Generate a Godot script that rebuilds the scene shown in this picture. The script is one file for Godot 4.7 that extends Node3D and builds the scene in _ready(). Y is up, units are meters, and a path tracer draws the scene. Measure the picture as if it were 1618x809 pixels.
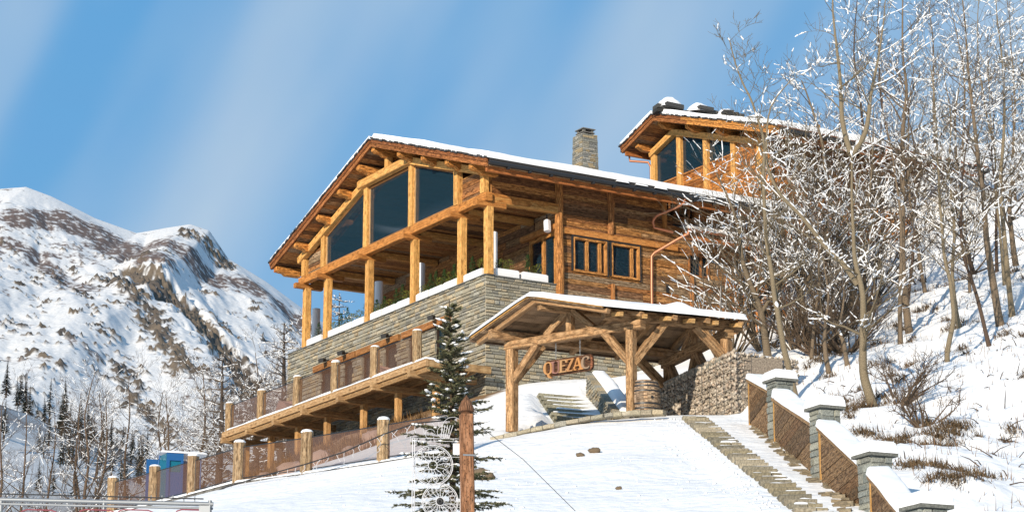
extends Node3D
# A timber chalet on a snowy alpine slope, with an open pavilion, deck, stone walls, bare trees and mountains.

const CHALET_AT := Vector3(-0.89, 20.49, -76.0)
const CHALET_TURN := 31.2
var M := {}
var rng := RandomNumberGenerator.new()
var nz := FastNoiseLite.new()
var taken := {}
var ctl := []      # measured ground points: x, z, height
var tw := []       # thin-plate weights

# ---------------------------------------------------------------- mesh builder
class G:
	var v := PackedVector3Array()
	var n := PackedVector3Array()
	var t := PackedVector2Array()
	var c := PackedColorArray()
	var col := Color(1, 1, 1)
	var uo := Vector2.ZERO

	func tri(a: Vector3, b: Vector3, d: Vector3, na: Vector3, nb: Vector3, nd: Vector3, ta := Vector2.ZERO, tb := Vector2.ZERO, td := Vector2.ZERO) -> void:
		v.append(a); v.append(d); v.append(b)
		n.append(na); n.append(nd); n.append(nb)
		t.append(ta + uo); t.append(td + uo); t.append(tb + uo)
		c.append(col); c.append(col); c.append(col)

	func flat(a: Vector3, b: Vector3, d: Vector3) -> void:
		var m := (b - a).cross(d - a).normalized()
		tri(a, b, d, m, m, m, Vector2(a.x + a.z, a.y), Vector2(b.x + b.z, b.y), Vector2(d.x + d.z, d.y))

	func quad(a: Vector3, b: Vector3, d: Vector3, e: Vector3, lu := 1.0, lv := 1.0) -> void:
		var m := (d - a).cross(e - b).normalized()
		tri(a, b, d, m, m, m, Vector2(0, 0), Vector2(lu, 0), Vector2(lu, lv))
		tri(a, d, e, m, m, m, Vector2(0, 0), Vector2(lu, lv), Vector2(0, lv))

	func face(p: Vector3, e1: Vector3, e2: Vector3) -> void:
		quad(p - e1 - e2, p + e1 - e2, p + e1 + e2, p - e1 + e2, e1.length() * 2.0, e2.length() * 2.0)

	# half vectors; grain runs along ax; axes right handed
	func box(p: Vector3, ax: Vector3, ay: Vector3, az: Vector3) -> void:
		face(p + az, ax, ay); face(p - az, ax, -ay)
		face(p + ay, ax, -az); face(p - ay, ax, az)
		face(p + ax, -az, ay); face(p - ax, az, ay)

	# axis aligned, grain along the longest side
	func bx(lo: Vector3, hi: Vector3) -> void:
		var p := (lo + hi) * 0.5
		var h := (hi - lo) * 0.5
		if h.x >= h.y and h.x >= h.z:
			box(p, Vector3(h.x, 0, 0), Vector3(0, h.y, 0), Vector3(0, 0, h.z))
		elif h.y >= h.z:
			box(p, Vector3(0, h.y, 0), Vector3(0, 0, h.z), Vector3(h.x, 0, 0))
		else:
			box(p, Vector3(0, 0, h.z), Vector3(h.x, 0, 0), Vector3(0, h.y, 0))

	# a hewn timber: chamfered section that wanders a little
	func beam(p0: Vector3, p1: Vector3, w: float, h: float, jit := 0.0, segs := 1, r: RandomNumberGenerator = null, up := Vector3.UP, cham := 0.14) -> void:
		var d := (p1 - p0).normalized()
		if absf(d.dot(up)) > 0.97:
			up = Vector3(0.6, 0, 0.8) if up == Vector3.UP else Vector3.UP
		var s := d.cross(up).normalized()
		var q := s.cross(d).normalized()
		var m := minf(w, h) * cham
		var prof := [Vector2(w / 2, -h / 2 + m), Vector2(w / 2, h / 2 - m), Vector2(w / 2 - m, h / 2), Vector2(-w / 2 + m, h / 2), Vector2(-w / 2, h / 2 - m), Vector2(-w / 2, -h / 2 + m), Vector2(-w / 2 + m, -h / 2), Vector2(w / 2 - m, -h / 2)]
		var rings := []
		for i in segs + 1:
			var p := p0.lerp(p1, float(i) / segs)
			var off := Vector2.ZERO
			var ring := []
			if r and jit > 0.0:
				off = Vector2(r.randf_range(-jit, jit), r.randf_range(-jit, jit)) * 0.5
			for a in prof:
				var b: Vector2 = a + off
				if r and jit > 0.0:
					b += Vector2(r.randf_range(-jit, jit), r.randf_range(-jit, jit)) * 0.35
				ring.append(p + s * b.x + q * b.y)
			rings.append(ring)
		var L := (p1 - p0).length()
		for i in segs:
			for k in 8:
				var k2 := (k + 1) % 8
				var sv := uo
				uo = sv + Vector2(L * i / segs, k * 0.13)
				quad(rings[i][k], rings[i][k2], rings[i + 1][k2], rings[i + 1][k], 0.13, L / segs)
				uo = sv
				# grain along the length: swap the two coordinates just written
				for j in range(t.size() - 6, t.size()):
					var tt := t[j] - sv - Vector2(L * i / segs, k * 0.13)
					t[j] = sv + Vector2(L * i / segs + tt.y, k * 0.13 + tt.x)
		for k in range(1, 7):
			flat(rings[0][0], rings[0][k + 1], rings[0][k])
			flat(rings[segs][0], rings[segs][k], rings[segs][k + 1])

	# smooth tube through points
	func tube(pts: Array, rad: Array, sides := 6, caps := true) -> void:
		var rings := []
		var nr := []
		var last := Vector3.ZERO
		for i in pts.size():
			var d: Vector3 = (pts[mini(i + 1, pts.size() - 1)] - pts[maxi(i - 1, 0)]).normalized()
			var a := last - d * last.dot(d)
			if a.length() < 0.01:
				a = d.cross(Vector3.UP if absf(d.y) < 0.9 else Vector3.RIGHT)
			a = a.normalized()
			last = a
			var b := d.cross(a)
			var ring := []
			var rn := []
			for k in sides:
				var f := TAU * k / sides
				var o := a * cos(f) + b * sin(f)
				ring.append(pts[i] + o * rad[i]); rn.append(o)
			rings.append(ring); nr.append(rn)
		var l := 0.0
		for i in pts.size() - 1:
			var dl: float = (pts[i + 1] - pts[i]).length()
			for k in sides:
				var k2 := (k + 1) % sides
				var ta := Vector2(l, float(k) / sides)
				var tb := Vector2(l, float(k + 1) / sides)
				var tc := Vector2(l + dl, float(k + 1) / sides)
				var td := Vector2(l + dl, float(k) / sides)
				tri(rings[i][k], rings[i][k2], rings[i + 1][k2], nr[i][k], nr[i][k2], nr[i + 1][k2], ta, tb, tc)
				tri(rings[i][k], rings[i + 1][k2], rings[i + 1][k], nr[i][k], nr[i + 1][k2], nr[i + 1][k], ta, tc, td)
			l += dl
		if caps:
			var e := pts.size() - 1
			for k in range(1, sides - 1):
				flat(rings[0][0], rings[0][k + 1], rings[0][k])
				flat(rings[e][0], rings[e][k], rings[e][k + 1])

	func lathe(p: Vector3, prof: Array, sides := 16) -> void:
		for i in prof.size() - 1:
			var a: Vector2 = prof[i]
			var b: Vector2 = prof[i + 1]
			var m := Vector2(b.y - a.y, a.x - b.x).normalized()
			for k in sides:
				var f := TAU * k / sides
				var g := TAU * (k + 1) / sides
				var cf := Vector3(cos(f), 0, -sin(f))
				var cg := Vector3(cos(g), 0, -sin(g))
				var nf := cf * m.x + Vector3.UP * m.y
				var ng := cg * m.x + Vector3.UP * m.y
				var q0 := p + cf * a.x + Vector3.UP * a.y
				var q1 := p + cg * a.x + Vector3.UP * a.y
				var q2 := p + cg * b.x + Vector3.UP * b.y
				var q3 := p + cf * b.x + Vector3.UP * b.y
				var u0 := Vector2(a.y, float(k) / sides * 2.0)
				var u1 := Vector2(a.y, float(k + 1) / sides * 2.0)
				var u2 := Vector2(b.y, float(k + 1) / sides * 2.0)
				var u3 := Vector2(b.y, float(k) / sides * 2.0)
				tri(q0, q1, q2, nf, ng, ng, u0, u1, u2)
				tri(q0, q2, q3, nf, ng, nf, u0, u2, u3)

	# flat polygon given in a plane, extruded by ez
	func slab(poly: PackedVector2Array, o: Vector3, ex: Vector3, ey: Vector3, ez: Vector3) -> void:
		if Geometry2D.is_polygon_clockwise(poly):
			poly = poly.duplicate(); poly.reverse()
		var idx := Geometry2D.triangulate_polygon(poly)
		var m := ez.normalized()
		for i in range(0, idx.size(), 3):
			var P := [poly[idx[i]], poly[idx[i + 1]], poly[idx[i + 2]]]
			if (P[1] - P[0]).cross(P[2] - P[0]) < 0:
				P = [P[0], P[2], P[1]]
			var W := []
			for q in P:
				W.append(o + ex * q.x + ey * q.y)
			tri(W[0] + ez, W[1] + ez, W[2] + ez, m, m, m, P[0], P[1], P[2])
			tri(W[0], W[2], W[1], -m, -m, -m, P[0], P[2], P[1])
		for i in poly.size():
			var a := poly[i]
			var b := poly[(i + 1) % poly.size()]
			var A := o + ex * a.x + ey * a.y
			var B := o + ex * b.x + ey * b.y
			quad(A, B, B + ez, A + ez, (b - a).length(), ez.length())

	# smooth grid of points, nu by nv; normals towards e_u x e_v
	func sheet(p: PackedVector3Array, nu: int, nv: int) -> void:
		var nn := PackedVector3Array()
		nn.resize(p.size())
		for j in nv:
			for i in nu:
				var du := p[j * nu + mini(i + 1, nu - 1)] - p[j * nu + maxi(i - 1, 0)]
				var dv := p[mini(j + 1, nv - 1) * nu + i] - p[maxi(j - 1, 0) * nu + i]
				nn[j * nu + i] = du.cross(dv).normalized()
		for j in nv - 1:
			for i in nu - 1:
				var a := j * nu + i
				var b := a + 1
				var d := a + nu + 1
				var e := a + nu
				tri(p[a], p[b], p[d], nn[a], nn[b], nn[d])
				tri(p[a], p[d], p[e], nn[a], nn[d], nn[e])

	# a lump: squashed, uneven octahedron-like ball
	func lump(p: Vector3, a: Vector3, b: Vector3, d: Vector3) -> void:
		if a.cross(b).dot(d) < 0.0:
			d = -d
		var k := [a, b, -a, -b]
		for i in 4:
			var m: Vector3 = k[i]
			var o: Vector3 = k[(i + 1) % 4]
			tri(p + m, p + o, p + d, m.normalized(), o.normalized(), d.normalized())
			tri(p + o, p + m, p - d, o.normalized(), m.normalized(), -d.normalized())

# ---------------------------------------------------------------- scene helpers
func mesh_of(g: G, m: Material) -> ArrayMesh:
	var a := []
	a.resize(Mesh.ARRAY_MAX)
	a[Mesh.ARRAY_VERTEX] = g.v
	a[Mesh.ARRAY_NORMAL] = g.n
	a[Mesh.ARRAY_TEX_UV] = g.t
	a[Mesh.ARRAY_COLOR] = g.c
	var am := ArrayMesh.new()
	am.add_surface_from_arrays(Mesh.PRIMITIVE_TRIANGLES, a)
	am.surface_set_material(0, m)
	return am

func part(g: G, called: String, m: Material, parent: Node3D) -> MeshInstance3D:
	if g.v.is_empty():
		return null
	var o := MeshInstance3D.new()
	o.name = called
	o.mesh = mesh_of(g, m)
	o.cast_shadow = GeometryInstance3D.SHADOW_CASTING_SETTING_ON
	parent.add_child(o, true)
	return o

func numbered(called: String) -> String:
	taken[called] = taken.get(called, -1) + 1
	return called if taken[called] == 0 else "%s_%03d" % [called, taken[called]]

func tag(o: Node3D, label: String, category: String, group := "") -> Node3D:
	o.set_meta("label", label)
	o.set_meta("category", category)
	if group:
		o.set_meta("group", group)
	return o

func thing(called: String, label: String, category: String, at := Vector3.ZERO, turn := 0.0, group := "") -> Node3D:
	var o := Node3D.new()
	o.name = numbered(called)
	add_child(o)
	o.position = at
	o.rotation_degrees.y = turn
	return tag(o, label, category, group)

func lone(g: G, called: String, m: Material, label: String, category: String, group := "") -> MeshInstance3D:
	var o := part(g, numbered(called), m, self)
	tag(o, label, category, group)
	return o

func struct(g: G, called: String, m: Material) -> MeshInstance3D:
	var o := part(g, called, m, self)
	o.set_meta("kind", "structure")
	return o

func stuff(o: Node3D) -> Node3D:
	o.set_meta("kind", "stuff")
	return o

func one(called: String, m: Material, parent: Node3D, lo: Vector3, hi: Vector3, tint := Color.WHITE) -> MeshInstance3D:
	var g := G.new()
	g.col = tint
	g.uo = Vector2(rng.randf() * 9.0, rng.randf() * 9.0)
	g.bx(lo, hi)
	return part(g, called, m, parent)

func hewn(called: String, parent: Node3D, p0: Vector3, p1: Vector3, w: float, h: float, tint: Color, jit := 0.003, mat: Material = null, up := Vector3.UP, cham := 0.07) -> MeshInstance3D:
	var g := G.new()
	g.col = tint * rng.randf_range(0.88, 1.1)
	g.uo = Vector2(rng.randf() * 9.0, rng.randf() * 9.0)
	g.beam(p0, p1, w, h, jit, maxi(1, int((p1 - p0).length() / 0.5)), rng, up, cham)
	return part(g, called, mat if mat else M.timber, parent)

# snow lying on a parallelogram; thick at the middle, rounded at the rim
func snow_pad(g: G, o: Vector3, eu: Vector3, ev: Vector3, thick: float, nu: int, nv: int, rim := 0.12, lumpy := 0.3, up := Vector3.UP, freq := 1.0) -> void:
	var P := PackedVector3Array()
	var lu := eu.length()
	var lv := ev.length()
	var sd := rng.randf() * 100.0
	for j in nv:
		for i in nu:
			var s := float(i) / (nu - 1)
			var t := float(j) / (nv - 1)
			# crowd grid lines to the rim so that it rounds off
			s = s * s * (3.0 - 2.0 * s) * 0.55 + s * 0.45
			t = t * t * (3.0 - 2.0 * t) * 0.55 + t * 0.45
			var e := minf(minf(s, 1.0 - s) * lu, minf(t, 1.0 - t) * lv) / rim
			e = clampf(e, 0.0, 1.0)
			var round_ := sqrt(maxf(0.0, 1.0 - (1.0 - e) * (1.0 - e)))
			var p := o + eu * s + ev * t
			var w := nz.get_noise_3d(p.x * 22.0 * freq + sd, p.y * 22.0 * freq, p.z * 22.0 * freq)
			var w2 := nz.get_noise_3d(p.x * 60.0 * freq, p.y * 60.0 * freq + sd, p.z * 60.0 * freq)
			p += (eu.normalized() * w2 + ev.normalized() * w) * 0.03 * (1.0 - e)
			P.append(p + up * (thick * round_ * (1.0 + lumpy * w + 0.25 * lumpy * w2) - 0.004))
	if eu.cross(ev).dot(up) < 0:
		var Q := PackedVector3Array()
		for j in nv:
			for i in nu:
				Q.append(P[j * nu + nu - 1 - i])
		P = Q
	g.sheet(P, nu, nv)

func lin(pts: Array, u: float) -> float:
	for i in range(1, pts.size()):
		if u <= pts[i].x or i == pts.size() - 1:
			return lerpf(pts[i - 1].y, pts[i].y, (u - pts[i - 1].x) / (pts[i].x - pts[i - 1].x))
	return 0.0

func pick(a: Array) -> Variant:
	return a[rng.randi() % a.size()]

# boards laid along eu on a rectangle u0..u1, v0..v1; holes are Rect2 in the same plane
func boards(called: String, parent: Node3D, o: Vector3, eu: Vector3, ev: Vector3, u0: float, u1: float, v0: float, v1: float, holes: Array, tints: Array, lo := 0.16, hi := 0.27, long := 3.0, top := [], mat: Material = null) -> void:
	var nr := eu.cross(ev).normalized()
	var v := v0
	while v < v1 - 0.03:
		var h := minf(rng.randf_range(lo, hi), v1 - v)
		if v1 - v - h < 0.07:
			h = v1 - v
		var cuts := [Vector2(u0, u1)]
		for r in holes:
			if r.position.y < v + h - 0.02 and r.end.y > v + 0.02:
				var next := []
				for q in cuts:
					if r.position.x > q.x + 0.02:
						next.append(Vector2(q.x, minf(q.y, r.position.x)))
					if r.end.x < q.y - 0.02:
						next.append(Vector2(maxf(q.x, r.end.x), q.y))
				cuts = next
		for q in cuts:
			var a: float = q.x
			while a < q.y - 0.01:
				var b := minf(q.y, a + rng.randf_range(0.6, 1.4) * long)
				if q.y - b < 0.5:
					b = q.y
				var ha := h
				if top.size():
					ha = minf(h, minf(lin(top, a), lin(top, b)) - v)
				if ha > 0.04 and b - a > 0.03:
					var g := G.new()
					g.col = pick(tints) * rng.randf_range(0.72, 1.25)
					g.uo = Vector2(rng.randf() * 9.0, rng.randf() * 9.0)
					var th := rng.randf_range(0.022, 0.045)
					var p := o + eu * (a + b) * 0.5 + ev * (v + ha * 0.5) + nr * th * 0.5
					var tip := rng.randf_range(-0.003, 0.003)
					g.box(p, (eu + ev * tip) * ((b - a) * 0.5 - 0.004), ev * (ha * 0.5 - 0.006), nr * th * 0.5)
					part(g, called, mat if mat else M.wood, parent)
				a = b
		v += h

# dry-laid stones on a wall face. The first `singles` are parts of their own, the rest one joined part.
func stones(parent: Node3D, o: Vector3, eu: Vector3, ev: Vector3, w: float, h: float, sw: float, sh: float, pal: Array, holes := [], singles := 0, top := [], bottom := [], proud := 0.045) -> int:
	var nr := eu.cross(ev).normalized()
	var rest := G.new()
	var made := 0
	var v := 0.0
	while v < h - 0.02:
		var rh := minf(rng.randf_range(0.65, 1.4) * sh, h - v)
		if h - v - rh < sh * 0.4:
			rh = h - v
		var u := 0.0
		while u < w - 0.01:
			var rw := minf(rng.randf_range(0.5, 1.7) * sw, w - u)
			if w - u - rw < sw * 0.35:
				rw = w - u
			var um := u + rw * 0.5
			var ok := true
			for r in holes:
				if um > r.position.x and um < r.end.x and v + rh * 0.5 > r.position.y and v + rh * 0.5 < r.end.y:
					ok = false
			var y0 := v
			var y1 := v + rh
			if top.size():
				y1 = minf(y1, lin(top, um))
			if bottom.size():
				y0 = maxf(y0, lin(bottom, um))
			if ok and y1 - y0 > 0.025:
				var g := G.new() if made < singles else rest
				g.col = pick(pal) * rng.randf_range(0.75, 1.25)
				g.uo = Vector2(rng.randf() * 9.0, rng.randf() * 9.0)
				var th := proud * rng.randf_range(0.5, 1.35)
				var j := 0.006
				var jj := sh * 0.09
				var a := o + eu * (u + j) + ev * (y0 + j)
				var b := o + eu * (u + rw - j) + ev * (y0 + j + rng.randf() * jj)
				var d := o + eu * (u + rw - j) + ev * (y1 - j)
				var e := o + eu * (u + j) + ev * (y1 - j - rng.randf() * jj)
				var m := 0.012
				var A := a + nr * th * rng.randf_range(0.8, 1.1) + eu * m + ev * m
				var B := b + nr * th * rng.randf_range(0.8, 1.1) - eu * m + ev * m
				var D := d + nr * th * rng.randf_range(0.8, 1.1) - eu * m - ev * m
				var E := e + nr * th * rng.randf_range(0.8, 1.1) + eu * m - ev * m
				g.quad(A, B, D, E, rw, rh)
				g.quad(a, b, B, A, rw, 0.05); g.quad(b, d, D, B, rh, 0.05)
				g.quad(d, e, E, D, rw, 0.05); g.quad(e, a, A, E, rh, 0.05)
				if made < singles:
					part(g, "stone", M.stone, parent)
				made += 1
			u += rw
		v += rh
	if not rest.v.is_empty():
		stuff(part(rest, "stonework", M.stone, parent))
	return made

# ---------------------------------------------------------------- ground
func solve_ground() -> void:
	var k := ctl.size()
	var m := k + 3
	var A := []
	for i in m:
		var row := PackedFloat64Array()
		row.resize(m + 1)
		A.append(row)
	for i in k:
		for j in k:
			var r2: float = (ctl[i][0] - ctl[j][0]) ** 2 + (ctl[i][1] - ctl[j][1]) ** 2
			A[i][j] = r2 * log(r2) if r2 > 0.0 else 3.0
		A[i][k] = 1.0; A[i][k + 1] = ctl[i][0]; A[i][k + 2] = ctl[i][1]
		A[k][i] = 1.0; A[k + 1][i] = ctl[i][0]; A[k + 2][i] = ctl[i][1]
		A[i][m] = ctl[i][2]
	for i in m:
		var best := i
		for j in range(i + 1, m):
			if absf(A[j][i]) > absf(A[best][i]):
				best = j
		var tmp = A[i]; A[i] = A[best]; A[best] = tmp
		var pi: PackedFloat64Array = A[i]
		for j in range(i + 1, m):
			var f: float = A[j][i] / pi[i]
			if f != 0.0:
				var rj: PackedFloat64Array = A[j]
				for q in range(i, m + 1):
					rj[q] -= f * pi[q]
				A[j] = rj
	tw.resize(m)
	for i in range(m - 1, -1, -1):
		var s: float = A[i][m]
		for q in range(i + 1, m):
			s -= A[i][q] * tw[q]
		tw[i] = s / A[i][i]

func smooth_ground(x: float, z: float) -> float:
	var k := ctl.size()
	var s: float = tw[k] + tw[k + 1] * x + tw[k + 2] * z
	for i in k:
		var dx: float = x - ctl[i][0]
		var dz: float = z - ctl[i][1]
		var r2 := dx * dx + dz * dz
		if r2 > 0.0001:
			s += tw[i] * r2 * log(r2)
	return s

# how rough the snow is: trodden and tufty on the wooded bank, smooth on the open slope
func bank(x: float, z: float) -> float:
	return smoothstep(7.6, 9.4, x) * smoothstep(-40.0, -46.0, z)

func ground(x: float, z: float) -> float:
	var y := smooth_ground(x, z)
	var b := bank(x, z)
	y += nz.get_noise_2d(x * 9.0, z * 9.0) * (0.10 + 0.22 * b)
	y += nz.get_noise_2d(x * 34.0 + 50.0, z * 34.0) * (0.045 + 0.14 * b)
	y += nz.get_noise_2d(x * 90.0, z * 90.0 + 70.0) * (0.022 + 0.11 * b)
	# the path beside the fence is a cut ramp
	if z < -38.0 and z > -64.0 and x > 3.6 and x < 8.2:
		var px := lerpf(5.74, 4.98, (z + 42.0) / -21.0)
		var k := smoothstep(px - 1.0, px - 0.42, x) * smoothstep(7.9, 6.9, x) * smoothstep(-38.0, -41.0, z) * smoothstep(-64.0, -62.6, z)
		y = lerpf(y, path_y(z) + 0.04 * nz.get_noise_2d(x * 60.0, z * 60.0), k)
	# the pavilion stands on a levelled floor, with the stairs cut into the slope behind
	if x > -1.0 and x < 7.0 and z < -62.0 and z > -75.5:
		var q := Vector2(x, z)
		if Geometry2D.is_point_in_polygon(q, FLOOR):
			y = minf(y, 13.46)
		elif Geometry2D.is_point_in_polygon(q, STAIRWELL):
			y = minf(y, 13.72 + maxf(0.0, -68.4 - z) * 0.39)
	return y

var FLOOR := PackedVector2Array([Vector2(-0.4, -66.3), Vector2(3.25, -63.75), Vector2(4.5, -63.35), Vector2(6.6, -63.6), Vector2(4.6, -69.6), Vector2(3.2, -69.2), Vector2(1.2, -68.6), Vector2(0.3, -67.4)])
var STAIRWELL := PackedVector2Array([Vector2(1.1, -68.0), Vector2(3.6, -68.4), Vector2(3.0, -74.8), Vector2(0.55, -74.2)])

func spacing(lo: float, hi: float, flo: float, fhi: float, fine: float, coarse: float) -> PackedFloat32Array:
	var out := PackedFloat32Array()
	var x := lo
	while x < hi:
		out.append(x)
		if x >= flo - 0.01 and x < fhi:
			x += fine
		else:
			var d := flo - x if x < flo else x - fhi
			var s := clampf(fine + d * 0.12, fine, coarse)
			x += minf(s, flo - x) if x < flo and flo - x > 0.05 else s
	out.append(hi)
	return out

func indexed(P: PackedVector3Array, C: PackedColorArray, nu: int, nv: int, m: Material) -> ArrayMesh:
	var N := PackedVector3Array()
	N.resize(P.size())
	for j in nv:
		for i in nu:
			var du := P[j * nu + mini(i + 1, nu - 1)] - P[j * nu + maxi(i - 1, 0)]
			var dv := P[mini(j + 1, nv - 1) * nu + i] - P[maxi(j - 1, 0) * nu + i]
			var q := dv.cross(du).normalized()
			N[j * nu + i] = q if q.y > 0 else -q
	var I := PackedInt32Array()
	for j in nv - 1:
		for i in nu - 1:
			var a := j * nu + i
			I.append_array([a, a + 1, a + nu + 1, a, a + nu + 1, a + nu])
	var arr := []
	arr.resize(Mesh.ARRAY_MAX)
	arr[Mesh.ARRAY_VERTEX] = P
	arr[Mesh.ARRAY_NORMAL] = N
	if C.size():
		arr[Mesh.ARRAY_COLOR] = C
	arr[Mesh.ARRAY_INDEX] = I
	var am := ArrayMesh.new()
	am.add_surface_from_arrays(Mesh.PRIMITIVE_TRIANGLES, arr)
	am.surface_set_material(0, m)
	return am

func place_mesh(am: ArrayMesh, called: String) -> MeshInstance3D:
	var o := MeshInstance3D.new()
	o.name = called
	o.mesh = am
	add_child(o, true)
	o.set_meta("kind", "structure")
	return o

func make_ground() -> void:
	var xs := spacing(-140.0, 140.0, -15.0, 24.0, 0.3, 8.0)
	var zs := spacing(-135.0, 60.0, -112.0, -41.0, 0.34, 8.0)
	var P := PackedVector3Array()
	var C := PackedColorArray()
	var turn := Basis(Vector3.UP, deg_to_rad(-CHALET_TURN))
	for z in zs:
		for x in xs:
			var y := ground(x, z)
			P.append(Vector3(x, y, z))
			var col := Color(0.80, 0.80, 0.80)
			# bare earth and grass under the deck, where no snow reaches
			var l := turn * (Vector3(x, y, z) - CHALET_AT)
			if l.x > -7.5 and l.x < 0.5 and l.z > -16.5 and l.z < 1.5:
				var e := smoothstep(-7.2, -5.0, l.x) * smoothstep(-16.0, -14.5, l.z) * smoothstep(1.3, 0.2, l.z)
				var f := nz.get_noise_2d(x * 40.0, z * 40.0)
				col = col.lerp(Color(0.20, 0.125, 0.065).lerp(Color(0.40, 0.29, 0.22), clampf(f * 2.0, 0, 1)), smoothstep(0.25, 0.6, e + 0.5 * f))
			C.append(col)
	place_mesh(indexed(P, C, xs.size(), zs.size(), M.snow), "snow_ground")

# ---------------------------------------------------------------- mountains
const RIDGE_X := [-2200.0, -900.0, -500.0, -343.0, -326.1, -308.8, -278.5, -250.6, -231.8, -215.0, -202.1, -188.9, -163.2, -141.9, -103.8, 0.0, 300.0, 900.0, 2200.0]
const RIDGE_Y := [330.0, 330.0, 405.0, 433.4, 434.7, 428.1, 412.7, 402.6, 406.1, 408.8, 404.4, 385.2, 369.2, 353.2, 326.3, 262.0, 120.0, 90.0, 90.0]
const FOOT_D := [60.0, 100.0, 120.0, 300.0, 500.0, 850.0]
const FOOT_Y := [7.0, 12.0, 15.5, 41.0, 72.0, 136.0]

func along(xs: Array, ys: Array, x: float) -> float:
	if x <= xs[0]:
		return ys[0]
	for i in range(1, xs.size()):
		if x <= xs[i]:
			return lerpf(ys[i - 1], ys[i], (x - xs[i - 1]) / (xs[i] - xs[i - 1]))
	return ys[-1]

func seg_near(x: float, d: float, line: Array) -> float:
	var best := 1e9
	for i in line.size() - 1:
		var q := Geometry2D.get_closest_point_to_segment(Vector2(x, d * 0.5), Vector2(line[i].x, line[i].y * 0.5), Vector2(line[i + 1].x, line[i + 1].y * 0.5))
		best = minf(best, q.distance_to(Vector2(x, d * 0.5)))
	return best

const CLIFF := [Vector2(-220, 1300), Vector2(-201, 1268), Vector2(-184, 1262), Vector2(-153, 1197), Vector2(-127, 1108), Vector2(-109, 995)]
const ROCKS := [Vector2(-229, 1279), Vector2(-190, 1190), Vector2(-165, 1113), Vector2(-149, 1059)]
const SHRUB_A := [Vector2(-309, 1391), Vector2(-291, 1436), Vector2(-258, 1417), Vector2(-213, 1337)]
const SHRUB_B := [Vector2(-267, 1451), Vector2(-229, 1412), Vector2(-192, 1402), Vector2(-165, 1435), Vector2(-134, 1417), Vector2(-90, 1380)]
const KNOB := [Vector2(-212, 1462), Vector2(-198, 1470), Vector2(-186, 1474)]
const SHRUB_C := [Vector2(-320, 1335), Vector2(-279, 1326), Vector2(-235, 1235)]
const GULLY := [Vector2(-185, 1062), Vector2(-159, 992), Vector2(-138, 932)]

# height, then how rocky, then how shrubby
func mountain(x: float, d: float) -> Vector3:
	var h := 0.0
	if d < 850.0:
		h = along(FOOT_D, FOOT_Y, d)
	elif d <= 1500.0:
		h = 136.0 + (along(RIDGE_X, RIDGE_Y, x) - 136.0) * pow((d - 850.0) / 650.0, 0.92)
	else:
		h = along(RIDGE_X, RIDGE_Y, x) - (d - 1500.0) * 0.25
	# spur with woods on the near side of the valley
	h += 30.0 * exp(-((x + 110.0) / 48.0) ** 2 - ((d - 370.0) / 95.0) ** 2)
	var rock := 0.0
	var shrub := 0.0
	if d > 600.0 and x > -520.0 and x < 150.0:
		var edge := smoothstep(600.0, 800.0, d) * smoothstep(1505.0, 1440.0, d)
		var q := x + 0.22 * d                      # ribs run down to the right
		var ribs := absf(nz.get_noise_2d(q * 0.55, d * 0.10))
		var ribs2 := absf(nz.get_noise_2d(q * 2.6 + 300.0, d * 0.7))
		h += (-9.0 * (1.0 - ribs * 2.2) + 5.0) * edge - 1.6 * (1.0 - ribs2 * 2.0) * edge
		var crag := nz.get_noise_2d(x * 5.0, d * 4.0)
		h += 0.8 * crag * edge
		var f := nz.get_noise_2d(x * 16.0, d * 13.0)
		var bandn := nz.get_noise_2d(x * 4.0 + d * 0.8, d * 4.0)
		var cl := seg_near(x, d, CLIFF) + 10.0 * crag
		var cliff := 1.0 - smoothstep(5.0, 17.0, cl)
		rock = maxf(cliff * (0.9 + f), (1.0 - smoothstep(2.0, 13.0, seg_near(x, d, ROCKS) + 9.0 * crag)) * (0.72 + 0.8 * f))
		rock = maxf(rock, (1.0 - smoothstep(3.0, 12.0, seg_near(x, d, KNOB) + 5.0 * crag)) * (0.7 + f))
		rock = maxf(rock, (1.0 - smoothstep(1.0, 10.0, seg_near(x, d, GULLY) + 9.0 * crag)) * (0.6 + f))
		rock = maxf(rock, smoothstep(0.40, 0.55, bandn + 0.6 * f + 0.5 * crag) * 0.9 * smoothstep(1430.0, 1330.0, d))
		h += -7.0 * cliff * edge + (4.0 * f + 1.6 * nz.get_noise_2d(x * 55.0, d * 45.0)) * rock
		shrub = (1.0 - smoothstep(4.0, 22.0, seg_near(x, d, SHRUB_A) + 12.0 * crag)) * (0.72 + 0.7 * f)
		shrub = maxf(shrub, (1.0 - smoothstep(4.0, 20.0, seg_near(x, d, SHRUB_B) + 10.0 * crag)) * (0.68 + 0.7 * f))
		shrub = maxf(shrub, (1.0 - smoothstep(3.0, 16.0, seg_near(x, d, SHRUB_C) + 10.0 * crag)) * (0.6 + 0.7 * f))
		shrub = maxf(shrub, smoothstep(0.2, 0.6, nz.get_noise_2d(x * 2.0 + d, d * 2.2 + 900.0) + 0.5 * f) * 0.5)
	elif d > 250.0 and d <= 600.0:
		var f2 := nz.get_noise_2d(x * 14.0, d * 12.0)
		h += 3.0 * nz.get_noise_2d(x * 4.0, d * 4.0)
		rock = smoothstep(-0.05, 0.25, f2 + 0.5 * nz.get_noise_2d(x * 3.0, d * 3.0)) * 0.8
		shrub = 0.4 + 0.5 * nz.get_noise_2d(x * 5.0 + 60.0, d * 5.0)
	return Vector3(h, rock, shrub)

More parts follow.
